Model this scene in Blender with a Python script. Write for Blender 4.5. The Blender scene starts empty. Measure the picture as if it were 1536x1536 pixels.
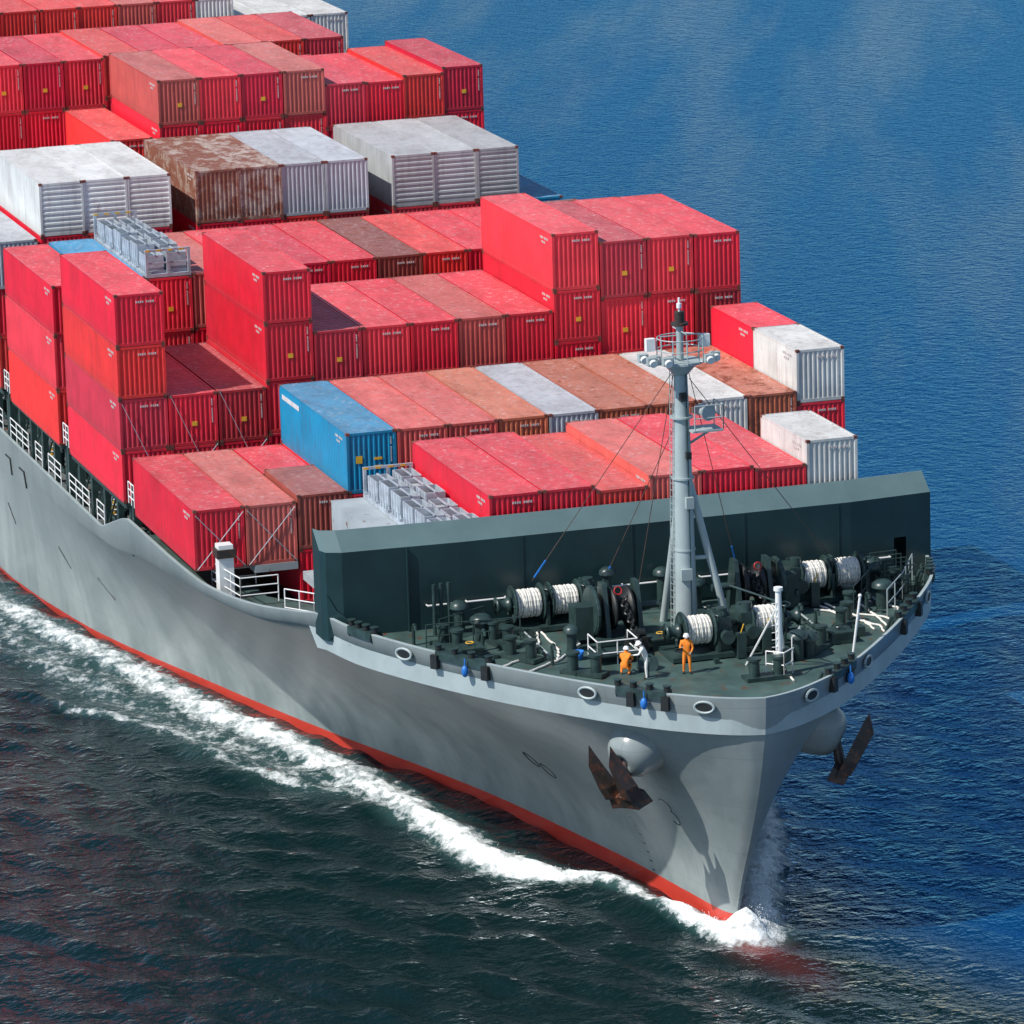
import bpy, bmesh, math, random
import numpy as np
from mathutils import Vector, Matrix
random.seed(7)
ZO = 11.16            # height of the modelling datum (hatch cover tops) above the sea
ZW = -11.16
scn = bpy.context.scene
COL = bpy.context.collection
# ------------------------------------------------------------------ materials
def new_mat(name):
    m = bpy.data.materials.new(name); m.use_nodes = True
    nt = m.node_tree; return m, nt, nt.nodes, nt.links, nt.nodes["Principled BSDF"]
def N(nt, t, **k):
    n = nt.nodes.new(t)
    for a, b in k.items():
        if a in n.inputs.keys(): n.inputs[a].default_value = b
        else: setattr(n, a, b)
    return n
def ramp(nt, fac, a, b, ca=(0,0,0,1), cb=(1,1,1,1)):
    r = nt.nodes.new("ShaderNodeValToRGB"); r.color_ramp.elements[0].position = a; r.color_ramp.elements[1].position = b
    r.color_ramp.elements[0].color = ca; r.color_ramp.elements[1].color = cb
    nt.links.new(fac, r.inputs[0]); return r.outputs[0]
def mixc(nt, fac, a, b, mode='MIX'):
    m = nt.nodes.new("ShaderNodeMix"); m.data_type = 'RGBA'; m.blend_type = mode
    for i, v in ((0, fac), (6, a), (7, b)):
        if hasattr(v, "links"): nt.links.new(v, m.inputs[i])
        elif i == 0: m.inputs[0].default_value = v
        else: m.inputs[i].default_value = (*v, 1)
    return m.outputs[2]
def math_(nt, op, a, b=0.5, c=None):
    m = nt.nodes.new("ShaderNodeMath"); m.operation = op
    for i, v in enumerate((a, b) if c is None else (a, b, c)):
        if hasattr(v, "links"): nt.links.new(v, m.inputs[i])
        else: m.inputs[i].default_value = v
    return m.outputs[0]
def noise(nt, vec, scale, detail=4, rough=.55, sc=None):
    if sc:
        mp = nt.nodes.new("ShaderNodeMapping"); mp.inputs["Scale"].default_value = sc
        nt.links.new(vec, mp.inputs[0]); vec = mp.outputs[0]
    n = nt.nodes.new("ShaderNodeTexNoise"); n.inputs["Scale"].default_value = scale
    n.inputs["Detail"].default_value = detail; n.inputs["Roughness"].default_value = rough
    nt.links.new(vec, n.inputs["Vector"]); return n.outputs[0]
def simple(name, col, rough=.5, metal=0, var=.25, scale=2.0, rust=0.0):
    m, nt, nd, lk, b = new_mat(name)
    tc = nt.nodes.new("ShaderNodeTexCoord")
    n1 = noise(nt, tc.outputs["Object"], scale, 4)
    c = mixc(nt, ramp(nt, n1, .3, .7), tuple(x*(1-var) for x in col), tuple(min(1, x*(1+var)) for x in col))
    if rust > 0:
        n2 = noise(nt, tc.outputs["Object"], scale*2.3, 7, .7)
        c = mixc(nt, ramp(nt, n2, .62-rust*.2, .68-rust*.1), c, (.13, .045, .02))
    lk.new(c, b.inputs["Base Color"]); b.inputs["Roughness"].default_value = rough; b.inputs["Metallic"].default_value = metal
    return m
def container_mat():
    m, nt, nd, lk, b = new_mat("container_paint")
    oi = nt.nodes.new("ShaderNodeObjectInfo"); tc = nt.nodes.new("ShaderNodeTexCoord"); ge = nt.nodes.new("ShaderNodeNewGeometry")
    off = nt.nodes.new("ShaderNodeVectorMath"); off.operation = 'ADD'
    sc = nt.nodes.new("ShaderNodeVectorMath"); sc.operation = 'SCALE'; sc.inputs[0].default_value = (37, 71, 13)
    lk.new(oi.outputs["Random"], sc.inputs["Scale"]); lk.new(tc.outputs["Object"], off.inputs[0]); lk.new(sc.outputs[0], off.inputs[1])
    P = off.outputs[0]
    sep = nt.nodes.new("ShaderNodeSeparateXYZ"); lk.new(ge.outputs["Normal"], sep.inputs[0])
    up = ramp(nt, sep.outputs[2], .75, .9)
    base = oi.outputs["Color"]
    n1 = noise(nt, P, .55, 5, .6)
    hsv = nt.nodes.new("ShaderNodeHueSaturation"); lk.new(base, hsv.inputs["Color"])
    v = math_(nt, 'MULTIPLY_ADD', n1, .7, .66); lk.new(v, hsv.inputs["Value"])
    c = hsv.outputs[0]
    # roof: sun bleached, scuffed, grimy
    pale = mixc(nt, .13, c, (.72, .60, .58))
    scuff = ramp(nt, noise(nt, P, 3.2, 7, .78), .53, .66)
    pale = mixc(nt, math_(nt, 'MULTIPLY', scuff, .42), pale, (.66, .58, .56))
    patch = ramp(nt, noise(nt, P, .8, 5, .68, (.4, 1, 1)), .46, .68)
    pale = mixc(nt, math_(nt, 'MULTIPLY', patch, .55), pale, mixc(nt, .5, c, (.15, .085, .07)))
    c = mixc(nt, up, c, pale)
    # vertical streaks on sides
    st = ramp(nt, noise(nt, P, 3.0, 4, .6, (1, 1, .12)), .50, .8)
    c = mixc(nt, math_(nt, 'MULTIPLY', st, .38), c, (.10, .035, .025))
    sc2 = ramp(nt, noise(nt, P, 5.0, 5, .8, (1.2, 1, .5)), .66, .74)
    c = mixc(nt, math_(nt, 'MULTIPLY', sc2, .26), c, (.5, .42, .4))
    # grime settling towards the bottom rail
    so_ = nt.nodes.new("ShaderNodeSeparateXYZ"); lk.new(tc.outputs["Object"], so_.inputs[0])
    low = ramp(nt, so_.outputs[2], .1, .7, (1, 1, 1, 1), (0, 0, 0, 1))
    c = mixc(nt, math_(nt, 'MULTIPLY', math_(nt, 'MULTIPLY', low, n1), .35), c, (.07, .035, .03))
    # rust controlled by object alpha
    rn = noise(nt, P, 1.1, 8, .76)
    thr = math_(nt, 'SUBTRACT', .735, math_(nt, 'MULTIPLY', oi.outputs["Alpha"], .32))
    rm = math_(nt, 'MULTIPLY', math_(nt, 'SUBTRACT', rn, thr), 9); rm2 = nt.nodes.new("ShaderNodeClamp"); lk.new(rm, rm2.inputs[0])
    c = mixc(nt, math_(nt, 'MULTIPLY', rm2.outputs[0], .88), c, mixc(nt, noise(nt, P, 6, 3), (.11, .028, .014), (.30, .09, .045)))
    lk.new(c, b.inputs["Base Color"]); b.inputs["Roughness"].default_value = .48
    bp = N(nt, "ShaderNodeBump", Strength=.45, Distance=.04); lk.new(noise(nt, P, 1.6, 3), bp.inputs["Height"]); lk.new(bp.outputs[0], b.inputs["Normal"])
    return m
M_CONT = container_mat()
M_WHITE = simple("white_paint", (.75, .75, .73), .45, var=.08)
M_LET = simple("lettering", (.55, .50, .48), .6, var=.3, scale=5)
M_YEL = simple("caution_label", (.75, .42, .03), .6, var=.2, scale=8)
M_CAST = simple("corner_casting", (.16, .05, .035), .7, var=.5, scale=4)
M_DECK = simple("deck_green", (.055, .098, .088), .42, var=.35, scale=.8, rust=.2)
M_DKG = simple("dark_green_paint", (.013, .037, .040), .33, var=.22, scale=.5)
M_LIP = simple("sunlit_green_paint", (.095, .150, .155), .45, var=.12, scale=.5)  # same paint as the breakwater wall, sunlight on the slant put into the colour
M_MACH = simple("machinery_green", (.026, .050, .048), .36, var=.35, scale=2)
M_GREY = simple("light_grey_paint", (.34, .40, .40), .45, var=.12, scale=.8)
M_GALV = simple("galvanised_steel", (.42, .47, .52), .45, .2, var=.25, scale=2)
M_ROPE = simple("mooring_rope", (.70, .68, .62), .9, var=.2, scale=9)
M_BLK = simple("black_iron", (.03, .025, .022), .6, var=.4, scale=3, rust=.5)
M_HOLE = simple("black_paint", (.012, .014, .014), .5, var=.3)
M_ANCH = simple("anchor_iron", (.030, .022, .020), .5, var=.5, scale=1.2, rust=.55)
M_BLUE = simple("blue_plastic", (.02, .17, .55), .4)
M_REDP = simple("red_paint", (.5, .02, .02), .45)
M_MAIN = simple("main_deck_paint", (.10, .12, .12), .7, var=.4, scale=.5, rust=.3)
M_COV = simple("hatch_cover_paint", (.34, .38, .40), .6, var=.15, scale=.5, rust=.1)
M_WIRE = simple("wire_rope", (.10, .06, .045), .7)
# hull
def hull_mat():
    m, nt, nd, lk, b = new_mat("hull_paint")
    tc = nt.nodes.new("ShaderNodeTexCoord"); sp = nt.nodes.new("ShaderNodeSeparateXYZ"); lk.new(tc.outputs["Object"], sp.inputs[0])
    z = sp.outputs[2]
    n1 = noise(nt, tc.outputs["Object"], .18, 5, .6)
    g = mixc(nt, ramp(nt, n1, .3, .7), (.195, .235, .237), (.255, .295, .293))
    n2 = noise(nt, tc.outputs["Object"], 1.3, 6, .65, (1, 1, .25))
    g = mixc(nt, math_(nt, 'MULTIPLY', ramp(nt, n2, .5, .75), .28), g, (.14, .16, .15))
    low = ramp(nt, math_(nt, 'MULTIPLY_ADD', z, .09, 1.0), .0, .62, (1, 1, 1, 1), (.35, .35, .35, 1))
    n3 = noise(nt, tc.outputs["Object"], .42, 4, .62, (1, 1, .2))
    g = mixc(nt, math_(nt, 'MULTIPLY', math_(nt, 'MULTIPLY', ramp(nt, n3, .40, .68), low), .62), g, (.44, .48, .47))  # light thrown up by the water, painted as paler patches, stronger low down
    st = noise(nt, tc.outputs["Object"], 2.2, 4, .6, (1, 1, .05))
    g = mixc(nt, math_(nt, 'MULTIPLY', ramp(nt, st, .60, .75), .32), g, (.20, .15, .11))
    f = math_(nt, 'FRACT', math_(nt, 'MULTIPLY', z, .42)); sm = math_(nt, 'LESS_THAN', f, .016)
    fx = math_(nt, 'FRACT', math_(nt, 'MULTIPLY', sp.outputs[0], .115)); smx = math_(nt, 'LESS_THAN', fx, .005)
    g = mixc(nt, math_(nt, 'MULTIPLY', math_(nt, 'MAXIMUM', sm, smx), .28), g, (.13, .15, .15))
    edge = math_(nt, 'ADD', z, math_(nt, 'MULTIPLY', math_(nt, 'SUBTRACT', noise(nt, tc.outputs["Object"], 3, 4), .5), .05))
    edge = math_(nt, 'SUBTRACT', edge, math_(nt, 'MULTIPLY', sp.outputs[0], .0105))
    red = math_(nt, 'LESS_THAN', edge, -10.66)
    rc = mixc(nt, noise(nt, tc.outputs["Object"], .8, 5), (.50, .03, .02), (.62, .07, .04))
    c = mixc(nt, red, g, rc)
    lk.new(c, b.inputs["Base Color"]); b.inputs["Roughness"].default_value = .30
    bp = N(nt, "ShaderNodeBump", Strength=.55, Distance=.10); lk.new(noise(nt, tc.outputs["Object"], .45, 2), bp.inputs["Height"]); lk.new(bp.outputs[0], b.inputs["Normal"])
    return m
M_HULL = hull_mat()
# ------------------------------------------------------------------ mesh builder
class MB:
    def __init__(s): s.v = []; s.f = []; s.m = []; s.mats = []; s.sm = []
    def mi(s, mat):
        if mat not in s.mats: s.mats.append(mat)
        return s.mats.index(mat)
    def add(s, vs, fs, mat, smooth=False):
        o = len(s.v); s.v += [tuple(v) for v in vs]; k = s.mi(mat)
        for f in fs: s.f.append([i+o for i in f]); s.m.append(k); s.sm.append(smooth)
    def box(s, c, size, mat, rot=None):
        x, y, z = (d/2 for d in size); vs = [Vector((a*x, b*y, e*z)) for a in (-1, 1) for b in (-1, 1) for e in (-1, 1)]
        if rot: 
            R = Matrix.Rotation(rot[0], 3, rot[1]); vs = [R@v for v in vs]
        vs = [v+Vector(c) for v in vs]
        s.add(vs, [(0,1,3,2),(4,6,7,5),(0,4,5,1),(2,3,7,6),(0,2,6,4),(1,5,7,3)], mat)
    def bb(s, x0, x1, y0, y1, z0, z1, mat): s.box(((x0+x1)/2, (y0+y1)/2, (z0+z1)/2), (x1-x0, y1-y0, z1-z0), mat)
    def cyl(s, a, b, r, mat, n=12, r2=None, cap=True):
        a = Vector(a); b = Vector(b); r2 = r if r2 is None else r2; d = (b-a)
        if d.length < 1e-6: return
        d.normalize(); t = Vector((0, 0, 1)) if abs(d.z) < .9 else Vector((1, 0, 0)); u = d.cross(t).normalized(); w = d.cross(u)
        vs = [];
        for i in range(n):
            q = 2*math.pi*i/n; e = u*math.cos(q)+w*math.sin(q); vs += [a+e*r, b+e*r2]
        fs = [(2*i, 2*i+1, (2*i+3) % (2*n), (2*i+2) % (2*n)) for i in range(n)]
        s.add(vs, fs, mat, n > 6)
        if cap:
            s.add(vs, [tuple(2*i for i in range(n)), tuple(2*i+1 for i in reversed(range(n)))], mat)
    def tube(s, pts, r, mat, n=6):
        for a, b in zip(pts[:-1], pts[1:]): s.cyl(a, b, r, mat, n)
    def lathe(s, c, ax, prof, mat, n=20):
        ax = Vector(ax).normalized(); t = Vector((0, 0, 1)) if abs(ax.z) < .9 else Vector((1, 0, 0)); u = ax.cross(t).normalized(); w = ax.cross(u); c = Vector(c)
        vs = []
        for h, r in prof:
            for i in range(n):
                q = 2*math.pi*i/n; vs.append(c+ax*h+(u*math.cos(q)+w*math.sin(q))*r)
        fs = []
        for j in range(len(prof)-1):
            for i in range(n): fs.append((j*n+i, j*n+(i+1) % n, (j+1)*n+(i+1) % n, (j+1)*n+i))
        s.add(vs, fs, mat, True)
    def sphere(s, c, r, mat, n=12, sq=(1, 1, 1)):
        vs = []; c = Vector(c); m = n//2
        for j in range(m+1):
            ph = math.pi*j/m
            for i in range(n):
                q = 2*math.pi*i/n; vs.append(c+Vector((r*sq[0]*math.sin(ph)*math.cos(q), r*sq[1]*math.sin(ph)*math.sin(q), r*sq[2]*math.cos(ph))))
        s.add(vs, [(j*n+i, (j+1)*n+i, (j+1)*n+(i+1) % n, j*n+(i+1) % n) for j in range(m) for i in range(n)], mat, True)
    def torus(s, c, ax, R, r, mat, n=20, k=6, arc=1.0, st=0):
        ax = Vector(ax).normalized(); t = Vector((0, 0, 1)) if abs(ax.z) < .9 else Vector((1, 0, 0)); u = ax.cross(t).normalized(); w = ax.cross(u); c = Vector(c)
        pts = [c+(u*math.cos(st+2*math.pi*arc*i/n)+w*math.sin(st+2*math.pi*arc*i/n))*R for i in range(n+1)]
        s.tube(pts, r, mat, k)
    def mesh(s, name):
        me = bpy.data.meshes.new(name); me.from_pydata(s.v, [], s.f)
        for m in s.mats: me.materials.append(m)
        me.polygons.foreach_set("material_index", s.m); me.polygons.foreach_set("use_smooth", s.sm); me.update(); return me
    def obj(s, name, parent=None, loc=(0, 0, 0)):
        o = bpy.data.objects.new(name, s.mesh(name)); COL.objects.link(o); o.location = loc
        if parent: o.parent = parent
        else: o.location.z += ZO
        return o
def empty(name):
    o = bpy.data.objects.new(name, None); COL.objects.link(o); o.location = (0, 0, ZO); o.empty_display_size = 2; return o
SHIP = empty("container_ship")
# ------------------------------------------------------------------ hull
def pchip(xs, ys):
    xs = np.array(xs, float); ys = np.array(ys, float); h = np.diff(xs); dl = np.diff(ys)/h; m = np.zeros(len(xs))
    m[0] = dl[0]; m[-1] = dl[-1]
    for i in range(1, len(xs)-1):
        m[i] = 0 if dl[i-1]*dl[i] <= 0 else 2*dl[i-1]*dl[i]/(dl[i-1]+dl[i])
    def f(x):
        x = min(max(x, xs[0]), xs[-1]); i = min(int(np.searchsorted(xs, x, side='right'))-1, len(xs)-2); i = max(i, 0)
        t = (x-xs[i])/h[i]
        return float((2*t**3-3*t*t+1)*ys[i]+(t**3-2*t*t+t)*h[i]*m[i]+(-2*t**3+3*t*t)*ys[i+1]+(t**3-t*t)*h[i]*m[i+1])
    return f
WL = pchip([0, .25, 1, 2.5, 5, 9, 12, 21, 27, 35.5, 46.6, 62.7, 76, 95, 250], [0, .22, .42, .62, .95, 1.5, 2.05, 3.9, 5.5, 8.1, 11, 14.6, 15.9, 16.2, 16.2])
TP = pchip([0, .12, .5, 1.3, 2.6, 6.9, 10.5, 13.8, 15.7, 18.8, 22.5, 27.5, 33.5, 40, 250], [0, .55, 1.5, 2.8, 4.4, 8.2, 10.9, 13.05, 13.8, 14.4, 15, 15.7, 16.1, 16.2, 16.2])
_tzx = [-300, -6.2, -5.6, -1.0, .2, 1.2, 14, 17.5, 22.5, 27, 30, 33.7, 37, 41, 47.5]
_tzy = [-2.45, -2.45, -2.40, -1.0, -.74, -.72, -.6, -.4, .1, .8, 1.25, 1.15, .9, .68, .42]
TZ = lambda x: float(np.interp(x, _tzx, _tzy)) if x < 8 else _TZs(x)
_TZs = pchip(_tzx[5:], _tzy[5:])
ZK = pchip([-300, -20, -5, 2, 22, 30, 33.7, 37, 41, 47.5], [-3.4, -3.4, -3.0, -2.1, -.5, .50, .40, .15, -.07, -.33])
XS = pchip([-.5, 0, .2, .44, .72, 1, 1.2], [43.0, 43.2, 43.9, 45.3, 46.7, 47.5, 47.6])
def hullp(d, t, side=-1, off=0.0):
    """t 0 = waterline, 1 = knuckle"""
    xt = 47.5-d; zk = ZK(xt)
    z = ZW+(zk-ZW)*t
    x = XS(t)-d
    wl = WL(d); dk = .12 if xt > 26 else .04
    tp = max(TP(d)-dk, 0) if d > .5 else TP(d)*.9
    p = 1.85
    if t >= 0: y = wl+(tp-wl)*t**p
    else: y = wl*(1+t*.3)
    return Vector((x, side*(y+off), z))
def hb_at(x, z):
    zk = ZK(x); t = (z-ZW)/(zk-ZW)
    if t >= 1: return TP(47.5-x)-.12
    d = XS(t)-x; return hullp(d, t, 1).y
ds = [0, .03, .08, .15, .28, .45, .7, 1, 1.4, 1.9, 2.6]+list(np.arange(3.4, 44, .9))+list(np.arange(44, 56, .3))+list(np.arange(56, 64, 1))+list(np.arange(64, 250, 5))
ts = [-.5, -.2, -.08, 0]+[i/22 for i in range(1, 23)]
hb = MB(); nt_ = len(ts)+1
for side in (-1, 1):
    V = []
    for d in ds:
        for t in ts: V.append(hullp(d, t, side))
        V.append(Vector((47.5-d+.05, side*TP(d), TZ(47.5-d))))
    F = []
    for i in range(len(ds)-1):
        for j in range(nt_-1):
            a = i*nt_+j; q = (a, a+nt_, a+nt_+1, a+1); F.append(q if side < 0 else q[::-1])
    hb.add(V, F, M_HULL, True)
    W = []
    for d in ds:
        x = 47.5-d+.05; y = TP(d); z = TZ(47.5-d)
        nrm = Vector((TP(d+.1)-TP(max(d-.1, 0)), .2 if d > .1 else .1, 0)).normalized()
        ox, oy = nrm.x*.14, nrm.y*.14
        yi = max(y-oy, 0); xi = x-ox
        W += [(x, side*y, z+.002), (x, side*y, z+.04), (xi, side*yi, z+.04), (xi, side*yi, z-(1.6 if x > 28 else .5))]
    F = []
    for i in range(len(ds)-1):
        for j in range(3):
            a = i*4+j; q = (a, a+4, a+5, a+1); F.append(q if side < 0 else q[::-1])
    hb.add(W, F, M_GREY)
hull = hb.obj("hull", SHIP)
# decks
def DZ(x): return .45-(x-30)*.045
db = MB()
xs_ = [28.5, 29.5, 30.5, 32, 34, 36, 38, 40, 42, 43.5, 45, 46, 46.8]
Vv = []
for x in xs_:
    h = TP(47.5-x)-.13; Vv += [(x, -h, DZ(x)), (x, h, DZ(x))]
db.add(Vv, [(2*i, 2*i+2, 2*i+3, 2*i+1) for i in range(len(xs_)-1)], M_DECK)
zz = [DZ(28.5), -.5, -1.5, -2.5, -3.3]; Vv = []
for z in zz:
    h = hb_at(28.5, z)-.05; Vv += [(28.5, -h, z), (28.5, h, z)]
db.add(Vv, [(2*i, 2*i+1, 2*i+3, 2*i+2) for i in range(len(zz)-1)], M_MACH)
MD = -2.75
Vv = []; xs2 = [-200, -100, -50, -20, -10, -5, 0, 4, 8, 12, 16, 20, 24, 28.5]
for x in xs2:
    h = hb_at(x, MD)-.06; Vv += [(x, -h, MD), (x, h, MD)]
db.add(Vv, [(2*i, 2*i+2, 2*i+3, 2*i+1) for i in range(len(xs2)-1)], M_MAIN)
for sd in (-1, 1):
    Vv = []
    xs3 = [1.0, 4, 8, 12, 16, 20, 24, 28.5]
    for x in xs3: 
        zd = TZ(x)-.75; Vv += [(x, sd*(hb_at(x, zd)-.06), zd), (x, sd*13.2 if x < 20 else sd*11.7, zd)]
    db.add(Vv, [((2*i, 2*i+2, 2*i+3, 2*i+1) if sd < 0 else (2*i+1, 2*i+3, 2*i+2, 2*i)) for i in range(len(xs3)-1)], M_DECK)
db.obj("decks", SHIP)
# coamings and hatch covers
P = 14.638
cb = MB()
for m in range(-1, 10):
    xf = -P*m
    w = 13.4; wc = 10.2 if m == -1 else 12.8
    cb.bb(xf-12.6, xf+.1, -wc, wc, MD, -.42, M_MAIN)
    if m == -1: cb.bb(xf-12.4, xf-6.2, -w, w, -.42, -.06, M_COV); cb.bb(xf-6.2, xf+.05, -8.7, w, -.42, -.06, M_COV); cb.bb(xf-6.2, xf+.05, -w, -11.3, -.42, -.06, M_COV)
    else: cb.bb(xf-12.4, xf+.05, -w, w, -.42, -.06, M_COV)
    for sd in (-1, 1):
        for xx in (xf-.3, xf-3.2, xf-6.1, xf-9, xf-11.9):
            for yy in (15.7, 14.1):
                if m == -1: continue
                cb.bb(xx-.2, xx+.2, sd*yy-.15, sd*yy+.15, MD, -.3, M_MACH)
        if m > -1: cb.bb(xf-12.3, xf, min(sd*13.45, sd*16.1), max(sd*13.45, sd*16.1), -.3, -.06, M_MACH)
cb.bb(2*P-12.6, 2*P-.9, -6.0, 6.0, MD, -.45, M_MAIN); cb.bb(2*P-12.6, 2*P-.3, -11.6, 11.6, -.45, -.05, M_COV)
cb.bb(2*P-12.3, 2*P-.05, -10.2, -6.35, -.05, 3.25, M_COV)
cb.obj("hatch_covers", SHIP)
# ------------------------------------------------------------------ railings etc along the side
def railing(mb, pts, h=1.05, mat=M_WHITE, r=.03, rails=3, step=1.5):
    for a, b in zip(pts[:-1], pts[1:]):
        a = Vector(a); b = Vector(b); n = max(1, round((b-a).length/step))
        for i in range(n+1):
            p = a.lerp(b, i/n); mb.cyl(p, p+Vector((0, 0, h)), r, mat, 6)
        for k in range(1, rails+1):
            z = Vector((0, 0, h*k/rails)); mb.cyl(a+z, b+z, r, mat, 6)
rb = MB()
for m in range(0, 10):
    xf = -P*m
    railing(rb, [(xf-13.6, -16.0, -2.45), (xf-9, -16.0, -2.45)], 1.1)
    railing(rb, [(xf-7.2, -16.0, -2.45), (xf-5.6, -16.0, -2.45)], 1.1)
    if m: railing(rb, [(xf-4, -16.0, -2.45), (xf-1, -16.0, -2.45)], 1.1)
    rb.bb(xf+.7, xf+1.1, -16.0, -15.6, MD if m else -.9, 1.0, M_MACH); rb.bb(xf+.7, xf+1.7, -16.05, -13.6, .1, .18, M_MACH)
    railing(rb, [(xf+.6, -16.1, .15), (xf+1.8, -16.1, .15)], 1.1, step=.6)
    for k in range(7):
        rb.box((xf-7.9+k*.25, -14.9, MD+.3+k*.33), (.28, .7, .05), M_WHITE)
    rb.cyl((xf-8.1, -15.25, MD), (xf-6.3, -15.25, -.5), .05, M_WHITE, 6); rb.cyl((xf-8.1, -14.55, MD), (xf-6.3, -14.55, -.5), .05, M_WHITE, 6)
    for k in range(5):
        rb.cyl((xf-11+k*2.2, -14.8, MD), (xf-11+k*2.2, -14.8, MD+.8), .2, M_YEL if k % 2 else M_MACH, 8)
    rb.cyl((xf-13, -15.2, MD+.4), (xf-1, -15.2, MD+.4), .12, M_MACH, 8); rb.cyl((xf-13, -14.9, MD+1.9), (xf-1, -14.9, MD+1.9), .09, M_GREY, 8)
    for k in range(3): rb.cyl((xf-11.9+k*2.9, -15.8, MD), (xf-9.2+k*2.9, -15.8, -.35), .06, M_MACH, 6)
railing(rb, [(14.0, -15.3, -1.1), (18.2, -15.0, -.95), (18.2, -13.2, -.95)], 1.25)
railing(rb, [(14.0, -15.3, -1.1), (14.0, -13.2, -1.1)], 1.25)
railing(rb, [(23.6, -14.3, -.3), (26.5, -13.7, .1), (28, -13.6, .4)], 1.3)
rb.obj("side_railings", SHIP)
wb = MB()
wb.bb(15.2, 15.9, -15.4, -14.7, -1.2, .75, M_WHITE); wb.bb(15.1, 16.0, -15.5, -14.6, .75, 1.15, M_BLK); wb.bb(15.2, 15.9, -15.4, -14.7, 1.15, 1.35, M_WHITE)
wb.obj("control_stand", SHIP)
# ------------------------------------------------------------------ containers
def container_mesh(name, L, H, kind, marks):
    b = MB(); w = 2.438; x1 = -L
    fr = .12
    for x in (0, x1+fr):
        for y in (-w/2, w/2-fr): b.bb(x-fr if x == 0 else x1, x if x == 0 else x1+fr, y, y+fr, .0, H, M_CONT)
    for y in (-w/2, w/2-fr):
        b.bb(x1+fr, -fr, y+.01, y+fr-.01, .0, .15, M_CONT); b.bb(x1+fr, -fr, y+.01, y+fr-.01, H-.09, H-.004, M_CONT)
    for x in (-fr, x1):
        b.bb(x+.008, x+fr-.008, -w/2+fr, w/2-fr, 0, .16, M_CONT); b.bb(x+.008, x+fr-.008, -w/2+fr, w/2-fr, H-.12, H-.006, M_CONT)
    for x in (-.178, x1):
        for y in (-w/2, w/2-.162):
            for z in (0, H-.118): b.bb(x-.006 if x < -1 else x, x+.178+(0 if x < -1 else .006), y-.006, y+.168, z-.006, z+.124, M_CAST)
    dep = .036 if kind != 'reefer' else .012; per = .278 if kind != 'reefer' else .5
    for sd in (-1, 1):
        n = int((L-2*fr)/per); per2 = (L-2*fr)/n; vs = []; prof = []
        for i in range(n):
            x = x1+fr+i*per2
            for fx, dd in ((0, 0), (.26, 0), (.5, 1), (.76, 1)): prof.append((x+fx*per2, dd))
        prof.append((x1+fr+n*per2, 0))
        for x, dd in prof:
            y = sd*(w/2-.006-dep*dd); vs += [(x, y, .15), (x, y, H-.09)]
        b.add(vs, [((2*i, 2*i+2, 2*i+3, 2*i+1) if sd < 0 else (2*i+1, 2*i+3, 2*i+2, 2*i)) for i in range(len(prof)-1)], M_CONT)
    n = int((L-.3)/.42); pr = []
    for i in range(n):
        x = x1+.12+i*(L-.24)/n; s_ = (L-.24)/n
        for fx, dd in ((0, 0), (.3, 0), (.45, 1), (.85, 1)): pr.append((x+fx*s_, dd))
    pr.append((-.12, 0)); vs = []
    rd = .030 if kind != 'reefer' else .006
    for x, dd in pr: vs += [(x, -w/2+.06, H-.012-rd*dd), (x, w/2-.06, H-.012-rd*dd)]
    b.add(vs, [(2*i, 2*i+2, 2*i+3, 2*i+1) for i in range(len(pr)-1)], M_CONT)
    yw = w/2-fr
    for xe, sg in ((0, 1), (x1, -1)):
        if kind == 'reefer':
            nr = 9; vs = []
            zz = [(.16, 0)]
            for i in range(nr):
                z = .16+(H-.28)*i/nr; s_ = (H-.28)/nr
                zz += [(z+.35*s_, 0), (z+.5*s_, 1), (z+.85*s_, 1), (z+s_, 0)]
            for z, dd in zz:
                x = xe-sg*(.05-.035*dd); vs += [(x, -yw, z), (x, yw, z)]
            fs = [(2*i, 2*i+1, 2*i+3, 2*i+2) for i in range(len(zz)-1)]
        else:
            nr = 9; vs = []; pp = []
            for i in range(nr):
                y = -yw+2*yw*i/nr; s_ = 2*yw/nr
                for fx, dd in ((0, 0), (.28, 0), (.5, 1), (.78, 1)): pp.append((y+fx*s_, dd))
            pp.append((yw, 0))
            for y, dd in pp:
                x = xe-sg*(.02+.045*dd); vs += [(x, y, .16), (x, y, H-.12)]
            fs = [(2*i, 2*i+2, 2*i+3, 2*i+1) for i in range(len(pp)-1)]
        if sg < 0: fs = [f[::-1] for f in fs]
        b.add(vs, fs, M_CONT)
    b.add([(x1+.1, -yw, .1), (-.1, -yw, .1), (-.1, yw, .1), (x1+.1, yw, .1)], [(0, 3, 2, 1)], M_CONT)
    def txt(y0, z0, n, s_, hgt, vert=False):
        for i in range(n):
            if i == 4: continue
            yy = y0+(0 if vert else i*s_*1.5); z = z0-(i*hgt*1.35 if vert else 0)
            b.box((-.004, yy+s_/2, z), (.018, s_, hgt), M_LET)
    if 'h' in marks: txt(-.15, H-.42, 9, .07, .10)
    if 'v' in marks: txt(.93, H-.35, 13, .05, .07, True)
    if 'y' in marks: b.box((-.003, .05, H*.42), (.02, .26, .22), M_YEL)
    if 'p' in marks:
        b.box((-.003, -.62, H*.55), (.02, .3, .35), M_YEL); b.box((-.003, .3, H*.55), (.02, .4, .12), M_YEL); b.box((-.003, .3, H*.42), (.02, .4, .1), M_YEL)
    if kind != 'reefer' or 'l' in marks:
        for i in range(10):
            if i == 4: continue
            b.box((-1.9+i*.13, -w/2-.001, H-.4), (.075, .016, .12), M_LET)
        for i in range(5): b.box((-1.7+i*.13, -w/2-.001, H-.62), (.07, .016, .10), M_LET)
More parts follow.
